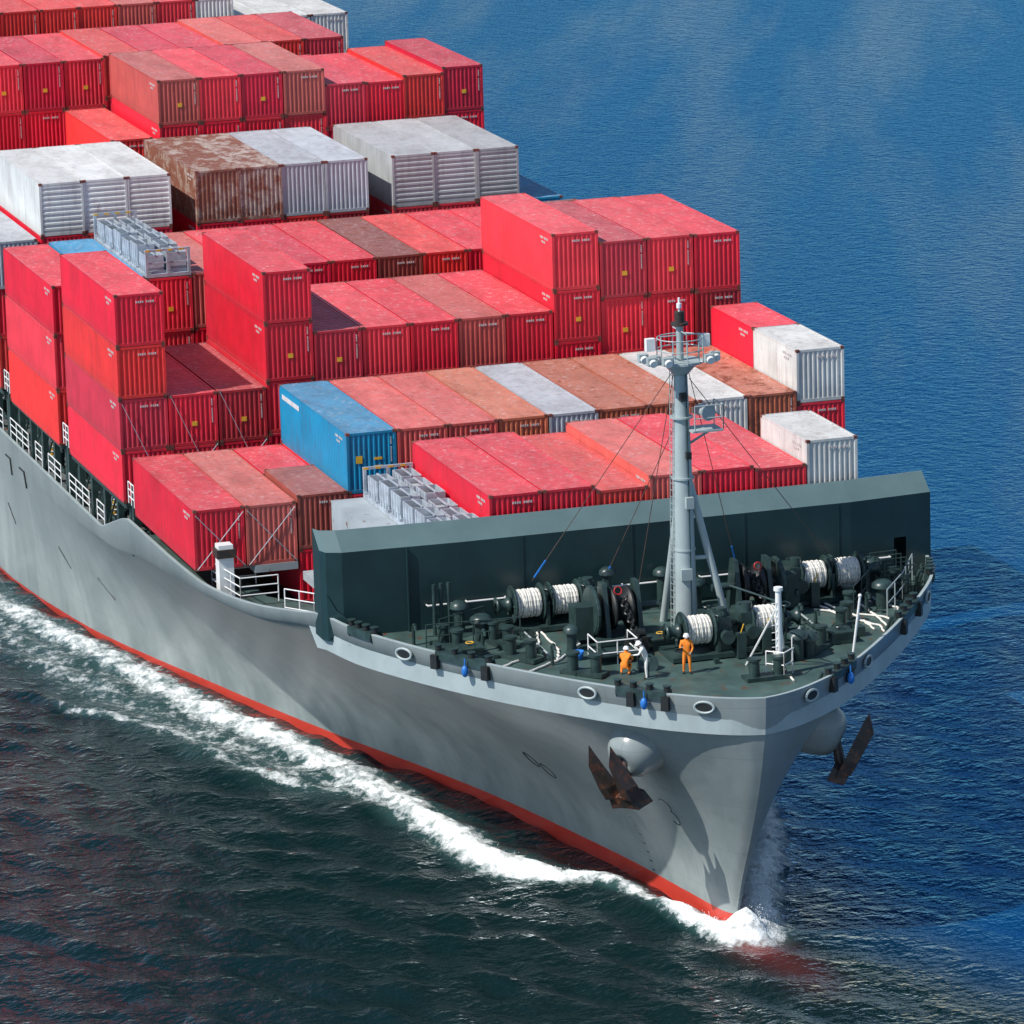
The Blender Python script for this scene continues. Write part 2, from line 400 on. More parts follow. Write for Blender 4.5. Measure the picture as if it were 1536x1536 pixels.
    if 'L' in marks:
        for i in range(14): b.box((-11.6+i*.23, -w/2-.001, H-.5), (.15, .016, .24), M_WHITE)
    return b.mesh(name)
CM = {}
def cmesh(L, H, kind, marks):
    k = (L, H, kind, marks)
    if k not in CM: CM[k] = container_mesh("container_mesh", L, H, kind, marks)
    return CM[k]
RED = (.72, .010, .034); RED2 = (.60, .008, .040); RED3 = (.74, .030, .026); PINK = (.60, .090, .075)
MAR = (.40, .018, .026); ORG = (.52, .14, .07); BRN = (.27, .055, .04); WHT = (.68, .69, .66); GRY = (.46, .50, .54); BLU = (.0, .25, .46); PGR = (.44, .46, .46)
def C(L, H, col, wear=.2, kind='dry', marks=None):
    return dict(L=L, H=H, col=col, wear=wear, kind=kind, marks=marks)
S, Hc = 2.591, 2.896
def place(x, y, z, c):
    mk = c['marks']
    if mk is None: mk = random.choice(['h', 'hy', 'vy', 'v', 'h', 'vy'])
    L = 12.192 if c['L'] == 40 else 6.058
    nm = "shipping_container" if c['kind'] == 'dry' else "refrigerated_container"
    o = bpy.data.objects.new(nm, cmesh(L, c['H'], c['kind'], mk)); COL.objects.link(o)
    o.location = (x+random.uniform(-.04, .04), y+random.uniform(-.015, .015), z+ZO)
    k = random.uniform(.80, 1.12); g = max(0, random.uniform(-.02, .03)) if c['col'][0] > .5 and c['col'][1] < .1 else 0
    o.color = (min(1, c['col'][0]*k), c['col'][1]*k+g, c['col'][2]*k+g*.8, max(0, c['wear']+random.uniform(-.08, .2)))
def rr(): 
    return random.choice([RED, RED, RED2, RED3, RED, MAR])
def stack(x, y, top, cs):
    z = top
    for c in cs:
        z -= c['H']+.025; place(x, y, z, c)
def fill(x, y, top, first=None, base=0):
    cs = [first] if first else []
    z = top-(first['H']+.025 if first else 0)
    while z-base > 2.2:
        h = Hc if random.random() < .5 else S
        if z-base < 3.3: h = S if z-base < 2.75 else Hc
        cs.append(C(40, h, rr())); z -= h+.025
    stack(x, y, top, cs)
Yc = lambda k: (k-6)*2.5
# B3 (x = 0)
stack(0, Yc(0), 10.46, [C(40, S, RED, marks='h'), C(40, S, RED3, marks='h'), C(40, S, RED2, marks='h'), C(40, S, RED, marks='h')])
fill(0, Yc(1), 5.22, C(40, S, RED, marks='vy')); fill(0, Yc(2), 5.22, C(40, S, MAR, marks='vy'))
stack(0, Yc(3), 10.98, [C(40, S, RED, marks='h'), C(40, Hc, RED, marks='vy'), C(40, S, RED), C(40, S, RED2)])
for k, col in zip(range(4, 9), (RED2, RED, RED, PINK, RED)):
    fill(0, Yc(k), 7.77, C(40, S, col, marks='vy' if k == 4 else 'h'))
fill(0, Yc(9), 11.65, C(40, Hc, RED, marks='h')); fill(0, Yc(10), 11.05, C(40, Hc, RED2, marks='vy')); fill(0, Yc(11), 11.05, C(40, Hc, RED, marks='vy')); fill(0, Yc(12), 11.02, C(40, Hc, RED, marks='h'))
# B2
stack(P, Yc(0), 2.85, [C(40, Hc, RED, .35, marks='v')]); stack(P, Yc(1), 2.85, [C(40, Hc, PINK, marks='v')])
stack(P-6.13, Yc(2), 2.85, [C(20, Hc, RED)]); stack(P, Yc(2), 3.1, [C(20, S, BRN, marks='h'), C(20, S, RED, marks='hy')])
stack(P, Yc(3), 5.82, [C(40, Hc, BLU, .0, marks='Lpv'), C(40, Hc, RED)])
for k, (col, wr) in enumerate(((PINK, .3), (PINK, .3), (ORG, .4), (GRY, .2), (ORG, .4), (ORG, .5), (WHT, .3), (ORG, .6))):
    fill(P, Yc(4+k), 5.82, C(40, Hc, col, wr))
stack(P, Yc(12), 7.80, [C(20, S, WHT, .25), C(40, S, RED, marks='h'), C(40, S, RED)])
stack(P-6.13, Yc(12), 7.80, [C(20, S, RED, marks='')])
# B1
Y1 = lambda k: (k-4)*2.5
for k, (col, tz) in enumerate(((RED, 5.8), (RED, 5.8), (RED3, 5.55), (PINK, 6.0), (RED, 6.0), (RED, 5.85)), 2):
    fill(2*P, Y1(k), tz-.05, C(40, Hc, col, .15, marks='' if k > 2 else 'h'))
stack(2*P, Y1(8), 6.85, [C(20, S, WHT, .25), C(20, Hc, RED)]); stack(2*P-6.13, Y1(8), 4.2, [C(20, S, GRY, .2)])
# B4
fill(-P, Yc(0), 8.35, C(40, S, RED)); 
fill(-P, Yc(1), 8.45, C(40, Hc, BLU, .1)); fill(-P, Yc(2), 8.3, C(40, Hc, RED, marks='vy')); fill(-P, Yc(3), 8.4, C(40, Hc, PINK))
for k, col in zip(range(4, 13), (RED, RED2, RED, BRN, RED3, RED, RED, ORG, BRN)): fill(-P, Yc(k), 8.42, C(40, Hc, col, .25 if col != BRN else .45))
# B5
fill(-2*P, Yc(0), 8.2, C(40, S, GRY, .15))
for y0, n, cols in ((-12.35, 3, (WHT, WHT, WHT)), (-3.6, 4, ((.50, .38, .31), (.52, .42, .36), GRY, GRY)), (7.6, 3, (PGR, PGR, PGR))):
    for i in range(n):
        kd = 'dry' if n == 4 else 'reefer'; wr = (.95, .82, .2, .2)[i] if n == 4 else .16
        fill(-2*P, y0+i*2.45, 11.2, C(40, Hc+.0, cols[i], wr, kd, ''))
fill(-2*P, 15.0, 8.2, C(40, Hc, BLU, .1))
# B6
for y, t, c in ((-4.9, 10.85, RED3), (-2.05, 14.1, PINK), (.43, 14.1, RED), (2.9, 14.1, RED2), (5.4, 14.1, PINK), (7.85, 13.15, RED2), (10.3, 13.1, RED), (12.6, 13.35, RED3), (15.0, 13.65, RED2)):
    fill(-3*P, y, t, C(40, S, c))
for k in range(0, 4): fill(-3*P, -15+k*2.5, 7.9, C(40, S, rr()))
# B7..
for k in range(5): fill(-4*P, -14.3+k*2.5, 13.45, C(40, Hc, random.choice([RED, PINK, RED2]), marks='vy'))
for k in range(6): fill(-4*P, -1.85+k*2.5, 13.6+.15*(k > 2), C(40, S, random.choice([RED, PINK, RED3, RED2])))
fill(-4*P, 13.2, 10.9, C(40, S, RED)); fill(-4*P, 15.7, 8, C(40, S, RED))
for k in range(13):
    fill(-5*P, Yc(k), (14.6 if k < 10 else 13.1), C(40, S, WHT if k in (9, 10, 12, 11) else random.choice([RED, RED3, PINK]), .2))
for m in (6, 7, 8):
    for k in range(13): fill(-m*P, Yc(k), random.choice([13, 13, 15.6]), C(40, S, WHT if random.random() < .25 else rr(), .2))
# ------------------------------------------------------------------ bin racks
def bin_rack(x, y, z):
    b = MB(); L = 12.1; w = 2.4
    b.bb(-L, 0, -w/2, w/2, 0, .18, M_GALV)
    for xx in (-.09, -L+.09):
        for yy in (-w/2+.08, 0, w/2-.08): b.bb(xx-.08, xx+.08, yy-.07, yy+.07, .18, 1.35, M_GALV)
        b.bb(xx-.06, xx+.06, -w/2, w/2, 1.35, 1.47, M_GALV)
        for i in range(4): b.bb(xx+.061, xx+.066, -w/2+i*.6, -w/2+.25+i*.6, 1.36, 1.46, M_YEL)
        b.bb(xx-.03, xx+.03, -w/2, w/2, .7, .78, M_GALV)
    n = 6; s_ = (L-.5)/n
    for i in range(n):
        for j in range(2):
            cx = -L+.25+s_*(i+.5); cy = (-.6, .6)[j]; a = s_/2-.2; c = .46; zb, zt = .2, 1.25+random.uniform(-.18, .12)
            b.bb(cx-a, cx+a, cy-c, cy+c, zb, zb+.25, M_GALV)
            for sg in (-1, 1):
                b.bb(cx+sg*a-.03, cx+sg*a+.03, cy-c, cy+c, zb+.25, zt, M_GALV); b.bb(cx-a+.03, cx+a-.03, cy+sg*c-.03, cy+sg*c+.03, zb+.25, zt, M_GALV)
            b.bb(cx-a-.06, cx+a+.06, cy-.04, cy+.04, zt, zt+.06, M_GALV)
            b.bb(cx-a*.8, cx+a*.8, cy-c*.8, cy+c*.8, zb+.25, zt-.3+random.uniform(-.3, .1), M_MAIN if random.random() < .5 else M_GREY)
            for q in (-.5, 0, .5): b.bb(cx+q*a*1.2-.03, cx+q*a*1.2+.03, cy-c-.06, cy-c-.03, zb, zt, M_GALV)
    for i in range(n+1): b.bb(-L+.2+i*s_-.05, -L+.2+i*s_+.05, -w/2, w/2, .18, .3, M_GALV)
    b.obj("bin_rack", None, (x, y, z))
bin_rack(-P, Yc(2), 8.32); bin_rack(2*P, Y1(1), 3.28)
# ------------------------------------------------------------------ breakwater
bw = MB(); XB = 30.5
pts = [(XB-.55, -14.3), (XB-.05, -14.15), (XB+.25, -13.5), (XB+.5, -8.2), (XB+.5, 10.2), (XB+.1, 14.2)]
def wall(pts, z0, z1, x_in0, x_in1, mat, off=0):
    vs = []
    for x, y in pts: vs += [(x+x_in0+off, y, z0), (x+x_in1+off, y, z1)]
    bw.add(vs, [(2*i, 2*i+2, 2*i+3, 2*i+1) for i in range(len(pts)-1)], mat)
ZB = 4.22; ZT = 4.98; LN = 1.0
pA = pts[:-1]+[(XB+.28, 12.35)]; wall(pA, .2, ZB, 0, 0, M_DKG)
pB = [(XB+.24, 12.95), pts[-1]]; wall(pB, .2, ZB, 0, 0, M_DKG)
pC = [(XB+.28, 12.35), (XB+.24, 12.95)]; wall(pC, .2, .9, 0, 0, M_DKG); wall(pC, 2.3, ZB, 0, 0, M_DKG)
wall(pts, ZB, ZT, 0, -LN, M_LIP)
bk = [(x-LN, y) for x, y in pts]; wall(bk, ZT, ZT, 0, -.1, M_LIP)
bk = [(x-LN-.1, y) for x, y in pts if True][::-1]; wall(bk, .2, ZT, 0, 0, M_DKG)
for x, y in (pts[0], pts[-1]): bw.add([(x, y, .2), (x, y, ZB), (x-LN, y, ZT), (x-LN-.1, y, ZT), (x-LN-.1, y, .2)], [(0, 1, 2, 3, 4)], M_DKG)
bw.add([(XB-.0, -14.2, 2.4), (XB+.2, -13.8, 1.6), (XB+.5, -13.3, 1.2), (XB+1.4, -12.8, .9), (XB+.3, -12.5, .4), (XB, -14.1, .3)], [(0, 1, 2, 3, 4, 5)], M_DKG)
for y in (-10.6, -5.3, -.2, 5.1, 9.6): bw.bb(XB+.36 if abs(y) > 8 else XB+.49, XB+.53, y-.025, y+.025, .3, ZB-.02, M_DKG)
bw.obj("breakwater", SHIP)
hr = MB()
ry = np.linspace(-9.8, 12, 13); pr = [(XB+.75, y, 1.55) for y in ry]; hr.tube(pr, .045, M_WHITE)
for y in ry: hr.cyl((XB+.75, y, 1.55), (XB+.5, y, 1.55), .03, M_WHITE, 6)
hr.obj("breakwater_handrail", SHIP)
# ------------------------------------------------------------------ foremast
mt = MB(); MX, MY = 35.5, .7; z0 = DZ(MX)
mt.cyl((MX, MY, z0), (MX, MY, z0+7), .52, M_GREY, 20, .42); mt.cyl((MX, MY, z0+7), (MX, MY, 12.4), .42, M_GREY, 20, .28)
for zz_ in (4.0, 7.2, 9.9): mt.cyl((MX, MY, zz_), (MX, MY, zz_+.08), .5, M_GREY, 20)
mt.cyl((MX, MY, z0), (MX, MY, z0+.15), .9, M_MACH, 16)
mt.cyl((MX, MY, 12.4), (MX, MY, 14.0), .16, M_GREY, 12); mt.cyl((MX, MY, 14), (MX, MY, 15.2), .05, M_WHITE, 8)
mt.cyl((MX, MY, 14.0), (MX, MY, 14.12), .38, M_BLK, 12); mt.cyl((MX, MY, 14.12), (MX, MY, 14.6), .22, M_BLK, 12); mt.cyl((MX, MY, 14.75), (MX, MY, 14.95), .12, M_WHITE, 10)
mt.cyl((MX+.2, MY+1.95, z0), (MX, MY+.25, 7.2), .17, M_GREY, 12); mt.cyl((MX, MY+.4, 3.6), (MX+.15, MY+1.2, 3.6), .1, M_GREY, 8)
mt.cyl((MX-2.2, MY-.3, z0), (MX-.2, MY, 7.2), .17, M_GREY, 12)
mt.cyl((MX, MY, 12.35), (MX, MY, 12.45), 1.0, M_GREY, 20); mt.cyl((MX, MY, 11.8), (MX, MY, 12.35), .3, M_GREY, 14, .8)
def ring(z, R, r=.028): mt.torus((MX, MY, z), (0, 0, 1), R, r, M_GREY, 20)
ring(12.95, 1.0); ring(13.45, 1.0)
for i in range(10):
    q = i*math.pi/5; mt.cyl((MX+math.cos(q), MY+math.sin(q), 12.4), (MX+math.cos(q), MY+math.sin(q), 13.45), .025, M_GREY, 6)
for dx, dy in ((.6, -1.5), (.9, -.9), (.9, 1.0), (.5, 1.4), (-.3, -1.6), (.3, -1.25)):
    mt.cyl((MX+dx*.6, MY+dy*.6, 12.4), (MX+dx, MY+dy, 12.5), .05, M_GREY, 6)
    mt.box((MX+dx, MY+dy, 12.62), (.32, .42, .36), M_GREY); mt.cyl((MX+dx+.16, MY+dy, 12.6), (MX+dx+.3, MY+dy, 12.55), .17, M_WHITE, 10)
for dy in (-1.3, 1.2): mt.box((MX-.2, MY+dy, 13.2), (.3, .4, .55), M_WHITE)
mt.cyl((MX-.9, MY, 13.75), (MX+.9, MY, 13.75), .03, M_GREY, 6); mt.cyl((MX, MY-.9, 13.55), (MX, MY+.9, 13.55), .03, M_GREY, 6)
mt.bb(MX-.3, MX+.9, MY+.2, MY+1.6, 9.35, 9.43, M_GREY); mt.cyl((MX+.3, MY+1.3, 9.35), (MX, MY+.3, 8.7), .06, M_GREY, 6)
railing(mt, [(MX+.9, MY+.3, 9.43), (MX+.9, MY+1.6, 9.43), (MX-.3, MY+1.6, 9.43)], 1.1, M_GREY, .028, 2, 1)
mt.cyl((MX+.2, MY+.8, 10.2), (MX+.9, MY+.95, 10.2), .14, M_GREY, 12, .36); mt.box((MX+.1, MY+.8, 10.2), (.35, .3, .4), M_GREY)
for sgn in (-.17, .17): mt.cyl((MX+sgn-.1, MY-.60, z0), (MX+sgn-.1, MY-.40, 12.3), .018, M_GREY, 5)
for k in range(40): mt.cyl((MX-.27, MY-.60+.2*k/40, z0+.3*k+.2), (MX+.07, MY-.60+.2*k/40, z0+.3*k+.2), .012, M_GREY, 5)
mt.box((MX+.5, MY+.1, 6.2), (.3, .35, .5), M_GREY); mt.box((MX+.5, MY-.1, 3.0), (.2, .5, .5), M_GREY)
mt.cyl((MX+.48, MY+.12, z0), (MX+.36, MY+.12, 12), .03, M_MACH, 6); mt.box((MX+.45, MY-.05, 10.9), (.25, .3, .35), M_HOLE); mt.box((MX+.5, MY+.12, 8.3), (.2, .22, .3), M_HOLE)
st = [((MX, MY-.35, 12.0), (XB+.8, -5.0, 2.2)), ((MX, MY-.3, 9.6), (XB+.8, -1.8, 1.6)), ((MX, MY+.35, 12.0), (XB+.8, 4.6, 1.9)), ((MX, MY+.4, 11.6), (XB+.8, 10.0, .6)), ((MX, MY-.3, 12.0), (MX-3.5, MY-1.2, .5))]
for a, b_ in st:
    mt.cyl(a, b_, .018, M_WIRE, 5); a = Vector(a); b_ = Vector(b_); d_ = (b_-a).normalized(); mt.cyl(b_-d_*1.2, b_-d_*.2, .045, M_BLUE, 6)
mt.obj("foremast", SHIP)
# ------------------------------------------------------------------ deck machinery
def winch(x, y, drums, name="mooring_winch", flip=1, ringR=.80, sc=1.12):
    b = MB(); z = DZ(x); zc = z+1.15
    y0 = min(drums)-1.4; y1 = max(drums)+1.6
    b.bb(x-.95, x+.95, y+y0, y+y1, z+.02, z+.22, M_MACH)
    b.cyl((x, y+y0, zc), (x, y+y1, zc), .14, M_MACH, 12)
    for dy in drums:
        b.cyl((x, y+dy-.56, zc), (x, y+dy+.56, zc), .54, M_ROPE, 20, cap=False)
        for k in range(9):
            b.torus((x, y+dy-.5+k*.125, zc), (0, 1, 0), .56+random.uniform(-.015, .03), .062, M_ROPE, 18, 5)
        for k in range(5):
            q = -.45+k*.2; b.torus((x, y+dy+q, zc), (.12*random.choice((-1, 1)), 1, .06), .61, .045, M_ROPE, 18, 5)
        for sg in (-1, 1):
            b.cyl((x, y+dy+sg*.63, zc), (x, y+dy+sg*.69, zc), ringR, M_MACH, 26)
            b.torus((x, y+dy+sg*.66, zc), (0, 1, 0), ringR, .05, M_MACH, 22, 5)
            for k in range(6):
                q = k*math.pi/3; b.cyl((x, y+dy+sg*.70, zc), (x+.72*math.cos(q), y+dy+sg*.70, zc+.72*math.sin(q)), .04, M_MACH, 5)
        b.bb(x-.75, x+.75, y+dy+.73, y+dy+.86, z+.2, zc+.15, M_MACH); b.cyl((x, y+dy+.73, zc), (x, y+dy+.86, zc), .34, M_MACH, 14)
        b.cyl((x+.5, y+dy+.78, zc), (x+.75, y+dy+.78, zc+.75), .05, M_MACH, 6); b.torus((x+.78, y+dy+.78, zc+.8), (.3, 0, 1), .2, .025, M_MACH, 12, 5)
    gy = y+(y1-.55 if flip > 0 else y0+.55)
    b.bb(x-.6, x+.6, gy-.35, gy+.35, z+.2, zc+.55, M_MACH); b.cyl((x-.2, gy-.4, zc+.1), (x-.2, gy+.4, zc+.1), .62, M_MACH, 18)
    b.cyl((x+.3, gy, zc+.5), (x+.3, gy, zc+.95), .25, M_MACH, 12); b.cyl((x-.3, gy-.1, zc+.5), (x-.3, gy-.1, zc+.8), .14, M_MACH, 10)
    b.cyl((x+.62, gy, zc-.2), (x+1.1, gy, zc-.2), .24, M_MACH, 14); b.cyl((x+1.1, gy, zc-.2), (x+1.2, gy, zc-.2), .3, M_MACH, 14)
    oy = y+(y0+.3 if flip > 0 else y1-.3)
    b.lathe((x, oy-.3, zc), (0, 1, 0), [(0, .0), (0, .42), (.1, .3), (.3, .22), (.5, .3), (.6, .42), (.6, 0)], M_MACH, 16)
    b.bb(x+.95, x+1.25, gy-.2+.6, gy+.2+.6, z, z+1.1, M_MACH); b.cyl((x+1.1, gy+.6, z+1.1), (x+1.2, gy+.7, z+1.5), .03, M_YEL, 6)
    for k in range(4): b.tube([(x-.9+k*.12, y+y0, z+.3), (x-.9+k*.12, y+y1+.6, z+.3), (x-1.6, y+y1+.9, z+.3)], .03, M_MACH, 5)
    b.obj(name, SHIP)
winch(32.3, -4.75, (-.85, .85)); winch(32.6, 8.4, (-.75, .85), flip=-1); winch(38.6, .1, (0,)); winch(38.2, 3.3, (0,), flip=-1)
def windlass(x, y, s):
    b = MB(); z = DZ(x); zc = z+1.35
    b.bb(x-1.3, x+1.3, y-1.3, y+1.3, z+.02, z+.25, M_MACH)
    for dy in (-.75, .75):
        b.add([(x-.9, y+dy-.1, z+.2), (x+.9, y+dy-.1, z+.2), (x+.3, y+dy-.1, zc+1.2), (x-.3, y+dy-.1, zc+1.2), (x-.9, y+dy+.1, z+.2), (x+.9, y+dy+.1, z+.2), (x+.3, y+dy+.1, zc+1.2), (x-.3, y+dy+.1, zc+1.2)],
              [(0, 1, 2, 3), (7, 6, 5, 4), (0, 4, 5, 1), (1, 5, 6, 2), (2, 6, 7, 3), (3, 7, 4, 0)], M_MACH)
    b.cyl((x, y-1.8, zc), (x, y+1.8, zc), .18, M_MACH, 12)
    b.lathe((x, y-.45, zc), (0, 1, 0), [(0, 0), (0, .95), (.12, .95), (.2, .65), (.45, .55), (.7, .65), (.78, .95), (.9, .95), (.9, 0)], M_HOLE, 22)
    b.cyl((x, y+s*1.15, zc), (x, y+s*1.35, zc), 1.05, M_MACH, 26); b.torus((x, y+s*1.25, zc), (0, 1, 0), 1.05, .08, M_MACH, 26, 6)
    b.bb(x-.5, x+.5, y+s*1.75-.4, y+s*1.75+.4, z+.2, zc+.3, M_MACH)
    p0 = Vector((x+.6, y, zc+.45)); p1 = Vector((x+2.2, y, z+.75)); p2 = Vector((x+4.6, y+s*.3, DZ(x+4.6)+.2))
    pts_ = [p0.lerp(p1, k/8) for k in range(8)]+[p1.lerp(p2, k/12) for k in range(13)]
    for k, q in enumerate(pts_[:-1]):
        d_ = (pts_[k+1]-q).normalized(); b.torus(q, d_.cross(Vector((0, 1, 0))) if k % 2 else (0, 1, 0), .14, .05, M_HOLE, 8, 5)
    b.bb(x+1.9, x+2.6, y-.45, y+.45, z, z+.6, M_HOLE); b.cyl((x+2.2, y-.4, z+.7), (x+2.2, y+.4, z+.7), .2, M_HOLE, 12)
    b.cyl((x+4.5, y+s*.3, DZ(x+4.5)), (x+4.9, y+s*.35, DZ(x+4.5)+.28), .45, M_MACH, 16)
    b.torus((x+.5, y+s*.2, zc+.9), (1, 0, .2), .17, .03, M_REDP, 14, 5)
    b.obj("anchor_windlass", SHIP)
windlass(35.0, -2.2, -1); windlass(33.6, 4.4, 1)
def bollard(b, x, y, ang=0, s=1):
    z = DZ(x); c, sn = math.cos(ang), math.sin(ang)
    b.box((x, y, z+.08), (2.0*s, .8*s, .16), M_MACH, (ang, 'Z'))
    for k in (-.55, .55):
        px, py = x+k*s*c, y+k*s*sn
        b.cyl((px, py, z), (px, py, z+.85*s), .24*s, M_MACH, 14); b.cyl((px, py, z+.85*s), (px, py, z+.95*s), .31*s, M_MACH, 14)
fb = MB()
for x, y, a in ((34.2, -7.4, .3), (33.9, -9.6, .3), (36.5, -7.2, .6), (39.5, -5.3, .8), (34.5, 8.7, -.3), (36.8, 7.6, -.6), (39.6, 5.2, -.8), (42.7, 1.8, 1.57), (33, 11.7, 0)): bollard(fb, x, y, a)
fb.obj("bollards", SHIP)
vb = MB()
for x, y, h, r in ((32.0, -8.6, 1.3, .25), (33.3, -8.0, 1.0, .3), (31.6, -1.6, 2.0, .22), (31.5, 1.0, 1.7, .25), (40.6, 4.0, 1.1, .28), (40.4, 4.6, .9, .25), (36.8, 4.3, 1.2, .2), (31.9, 2.4, 1.2, .3), (34.8, 10.2, 1.1, .3), (31.6, 10.9, 1.2, .3), (36.2, -4.8, 1.0, .22), (37.2, 2.0, 1.3, .18)):
    z = DZ(x); vb.cyl((x, y, z), (x, y, z+h), r, M_MACH, 12); vb.lathe((x, y, z+h-.15), (0, 0, 1), [(0, r*1.7), (.18, r*1.6), (.32, r*.9), (.34, 0)], M_MACH, 14)
for x, y in ((31.8, -9.0), (31.8, -9.35), (31.9, -9.7)): vb.cyl((x, y, DZ(x)), (x, y, DZ(x)+2.3), .09, M_MACH, 8)
for x, y in ((33.0, -11.0), (34.8, -8.4), (36.0, 5.8), (33.8, 6.4), (37.8, -6.2), (40.8, -2.9), (35.4, 9.2), (37.0, 6.2)):
    z = DZ(x); vb.tube([(x, y, z), (x, y, z+.8), (x+.12, y, z+.95), (x+.3, y, z+.95), (x+.36, y, z+.75)], .08, M_MACH, 8)
for x, y in ((35.5, -9.2), (38.8, 6.6), (34.0, 2.2), (37, -1.0)):
    z = DZ(x); vb.bb(x-.5, x+.5, y-.5, y+.5, z, z+.45, M_MACH); vb.bb(x-.56, x+.56, y-.56, y+.56, z+.45, z+.52, M_MACH); vb.torus((x, y, z+.66), (0, 0, 1), .17, .025, M_YEL if y < 0 else M_MACH, 12, 5); vb.cyl((x, y, z+.5), (x, y, z+.66), .03, M_MACH, 6)
for y, xa, xb2 in ((-6.2, 31.6, 37.5), (-1.0, 31.5, 34.5), (6.1, 31.6, 37.0), (10.0, 31.6, 35)):
    vb.tube([(xa, y, DZ(xa)+.15), (xb2, y, DZ(xb2)+.15)], .06, M_MACH, 6); vb.tube([(xa, y+.2, DZ(xa)+.13), (xb2-.6, y+.2, DZ(xb2)+.15)], .045, M_GREY, 6)
for i in range(20):
    x = random.uniform(31.8, 41); hh = TP(47.5-x)-1.3; y = random.uniform(-hh, hh); z = DZ(x); s_ = random.uniform(.12, .26)
    if abs(y-MY) < 1.2 and abs(x-MX) < 1.5: continue
    if x > 38.5 and -4.6 < y < 0: continue
    vb.bb(x-s_, x+s_, y-s_*.8, y+s_*.8, z, z+s_*random.uniform(1, 2.6), M_MACH)
vb.obj("deck_ventilators", SHIP)
rl = MB()
def R(p, mat=M_WHITE, h=1.05, r=.03): railing(rl, [(x, y, DZ(x)) for x, y in p], h, mat, r, 2, 1.2)
R([(38.6, -4.4), (38.6, -2.6), (37.3, -2.6)]); R([(38.6, -4.4), (37.3, -4.4)]); rl.bb(37.4, 38.7, -4.5, -2.5, DZ(38)+.35, DZ(38)+.42, M_MACH)
R([(33.6, -10.6), (33.9, -6.4)], M_MACH); R([(33.0, -9.8), (31.8, -7.4)], M_MACH)
R([(39.6, 4.5), (41.0, 3.6)], M_WHITE, 1.1); R([(33.2, 10.2), (35.4, 8.6)], M_MACH, 1.3)
for x in np.arange(31.4, 34.4, .6): R([(x, 12.2), (x+.1, 10.9)], M_MACH, 1.5, .03)
R([(31.6, 12.9), (34.2, 11.4), (36.4, 9.8)], M_GREY, 1.3, .03)
rl.obj("forecastle_railings", SHIP)
bp_ = MB(); bx, by = 42.4, 2.5; z = DZ(bx)
bp_.cyl((bx, by, z), (bx, by, z+3.7), .16, M_WHITE, 12, .13); bp_.cyl((bx, by, z+3.7), (bx, by, z+3.85), .2, M_WHITE, 12)
bp_.cyl((bx-1.8, by-.9, z), (bx, by, z+3.1), .045, M_WHITE, 6); bp_.cyl((bx-2.0, by+1.0, z), (bx, by, z+3.1), .045, M_WHITE, 6); bp_.cyl((bx-2.8, by-1.2, z+3.4), (bx, by, z+3.2), .045, M_MACH, 6)
for k in range(10): bp_.cyl((bx+.1, by-.35, z+.3+k*.32), (bx+.1, by-.1, z+.3+k*.32), .02, M_WHITE, 5)
railing(bp_, [(bx, by-.6, z), (bx+.6, by, z), (bx, by+.6, z)], 1.1, M_WHITE, .03, 2, .8)
bp_.obj("bow_light_post", SHIP)
fp = MB(); fp.cyl((41.2, 6.3, DZ(41)), (41.4, 6.6, DZ(41)+2.7), .06, M_WHITE, 8); fp.sphere((41.4, 6.6, DZ(41)+2.75), .09, M_WHITE, 8); fp.obj("jack_staff", SHIP)
rp = MB()
def rope(p, lift=.06):
    pts_ = []; p = [Vector((x, y, DZ(x)+lift)) for x, y in p]
    for i in range(len(p)-1):
        for k in range(6): pts_.append(p[i].lerp(p[i+1], k/6)+Vector((random.uniform(-.05, .05), random.uniform(-.05, .05), 0)))
    rp.tube(pts_+[p[-1]], .05, M_ROPE, 6)
rope([(33.2, -5.4), (35, -5.9), (36.5, -6.9), (37.6, -8.6)]); rope([(33.2, -3.9), (35.5, -4.2), (37.2, -5.6), (38.6, -7.6)]); rope([(33.3, -5.2), (36, -5.3), (37.3, -5.8)])
rope([(33.6, 7.6), (35.6, 8.0), (37.4, 9.0), (38.4, 8.9)]); rope([(33.5, 9.3), (35.5, 9.4), (37.6, 9.3)]); rope([(33.4, 7.9), (36, 8.6), (37.9, 8.6)]); rope([(39.4, 3.3), (41.3, 3.0), (43.6, 2.7)])
rope([(33.8, 9.9), (35.2, 10.8), (36.6, 10.2)]); rope([(34.2, 7.2), (36.2, 9.6), (37.2, 9.9)])
rp.obj("mooring_ropes", SHIP)
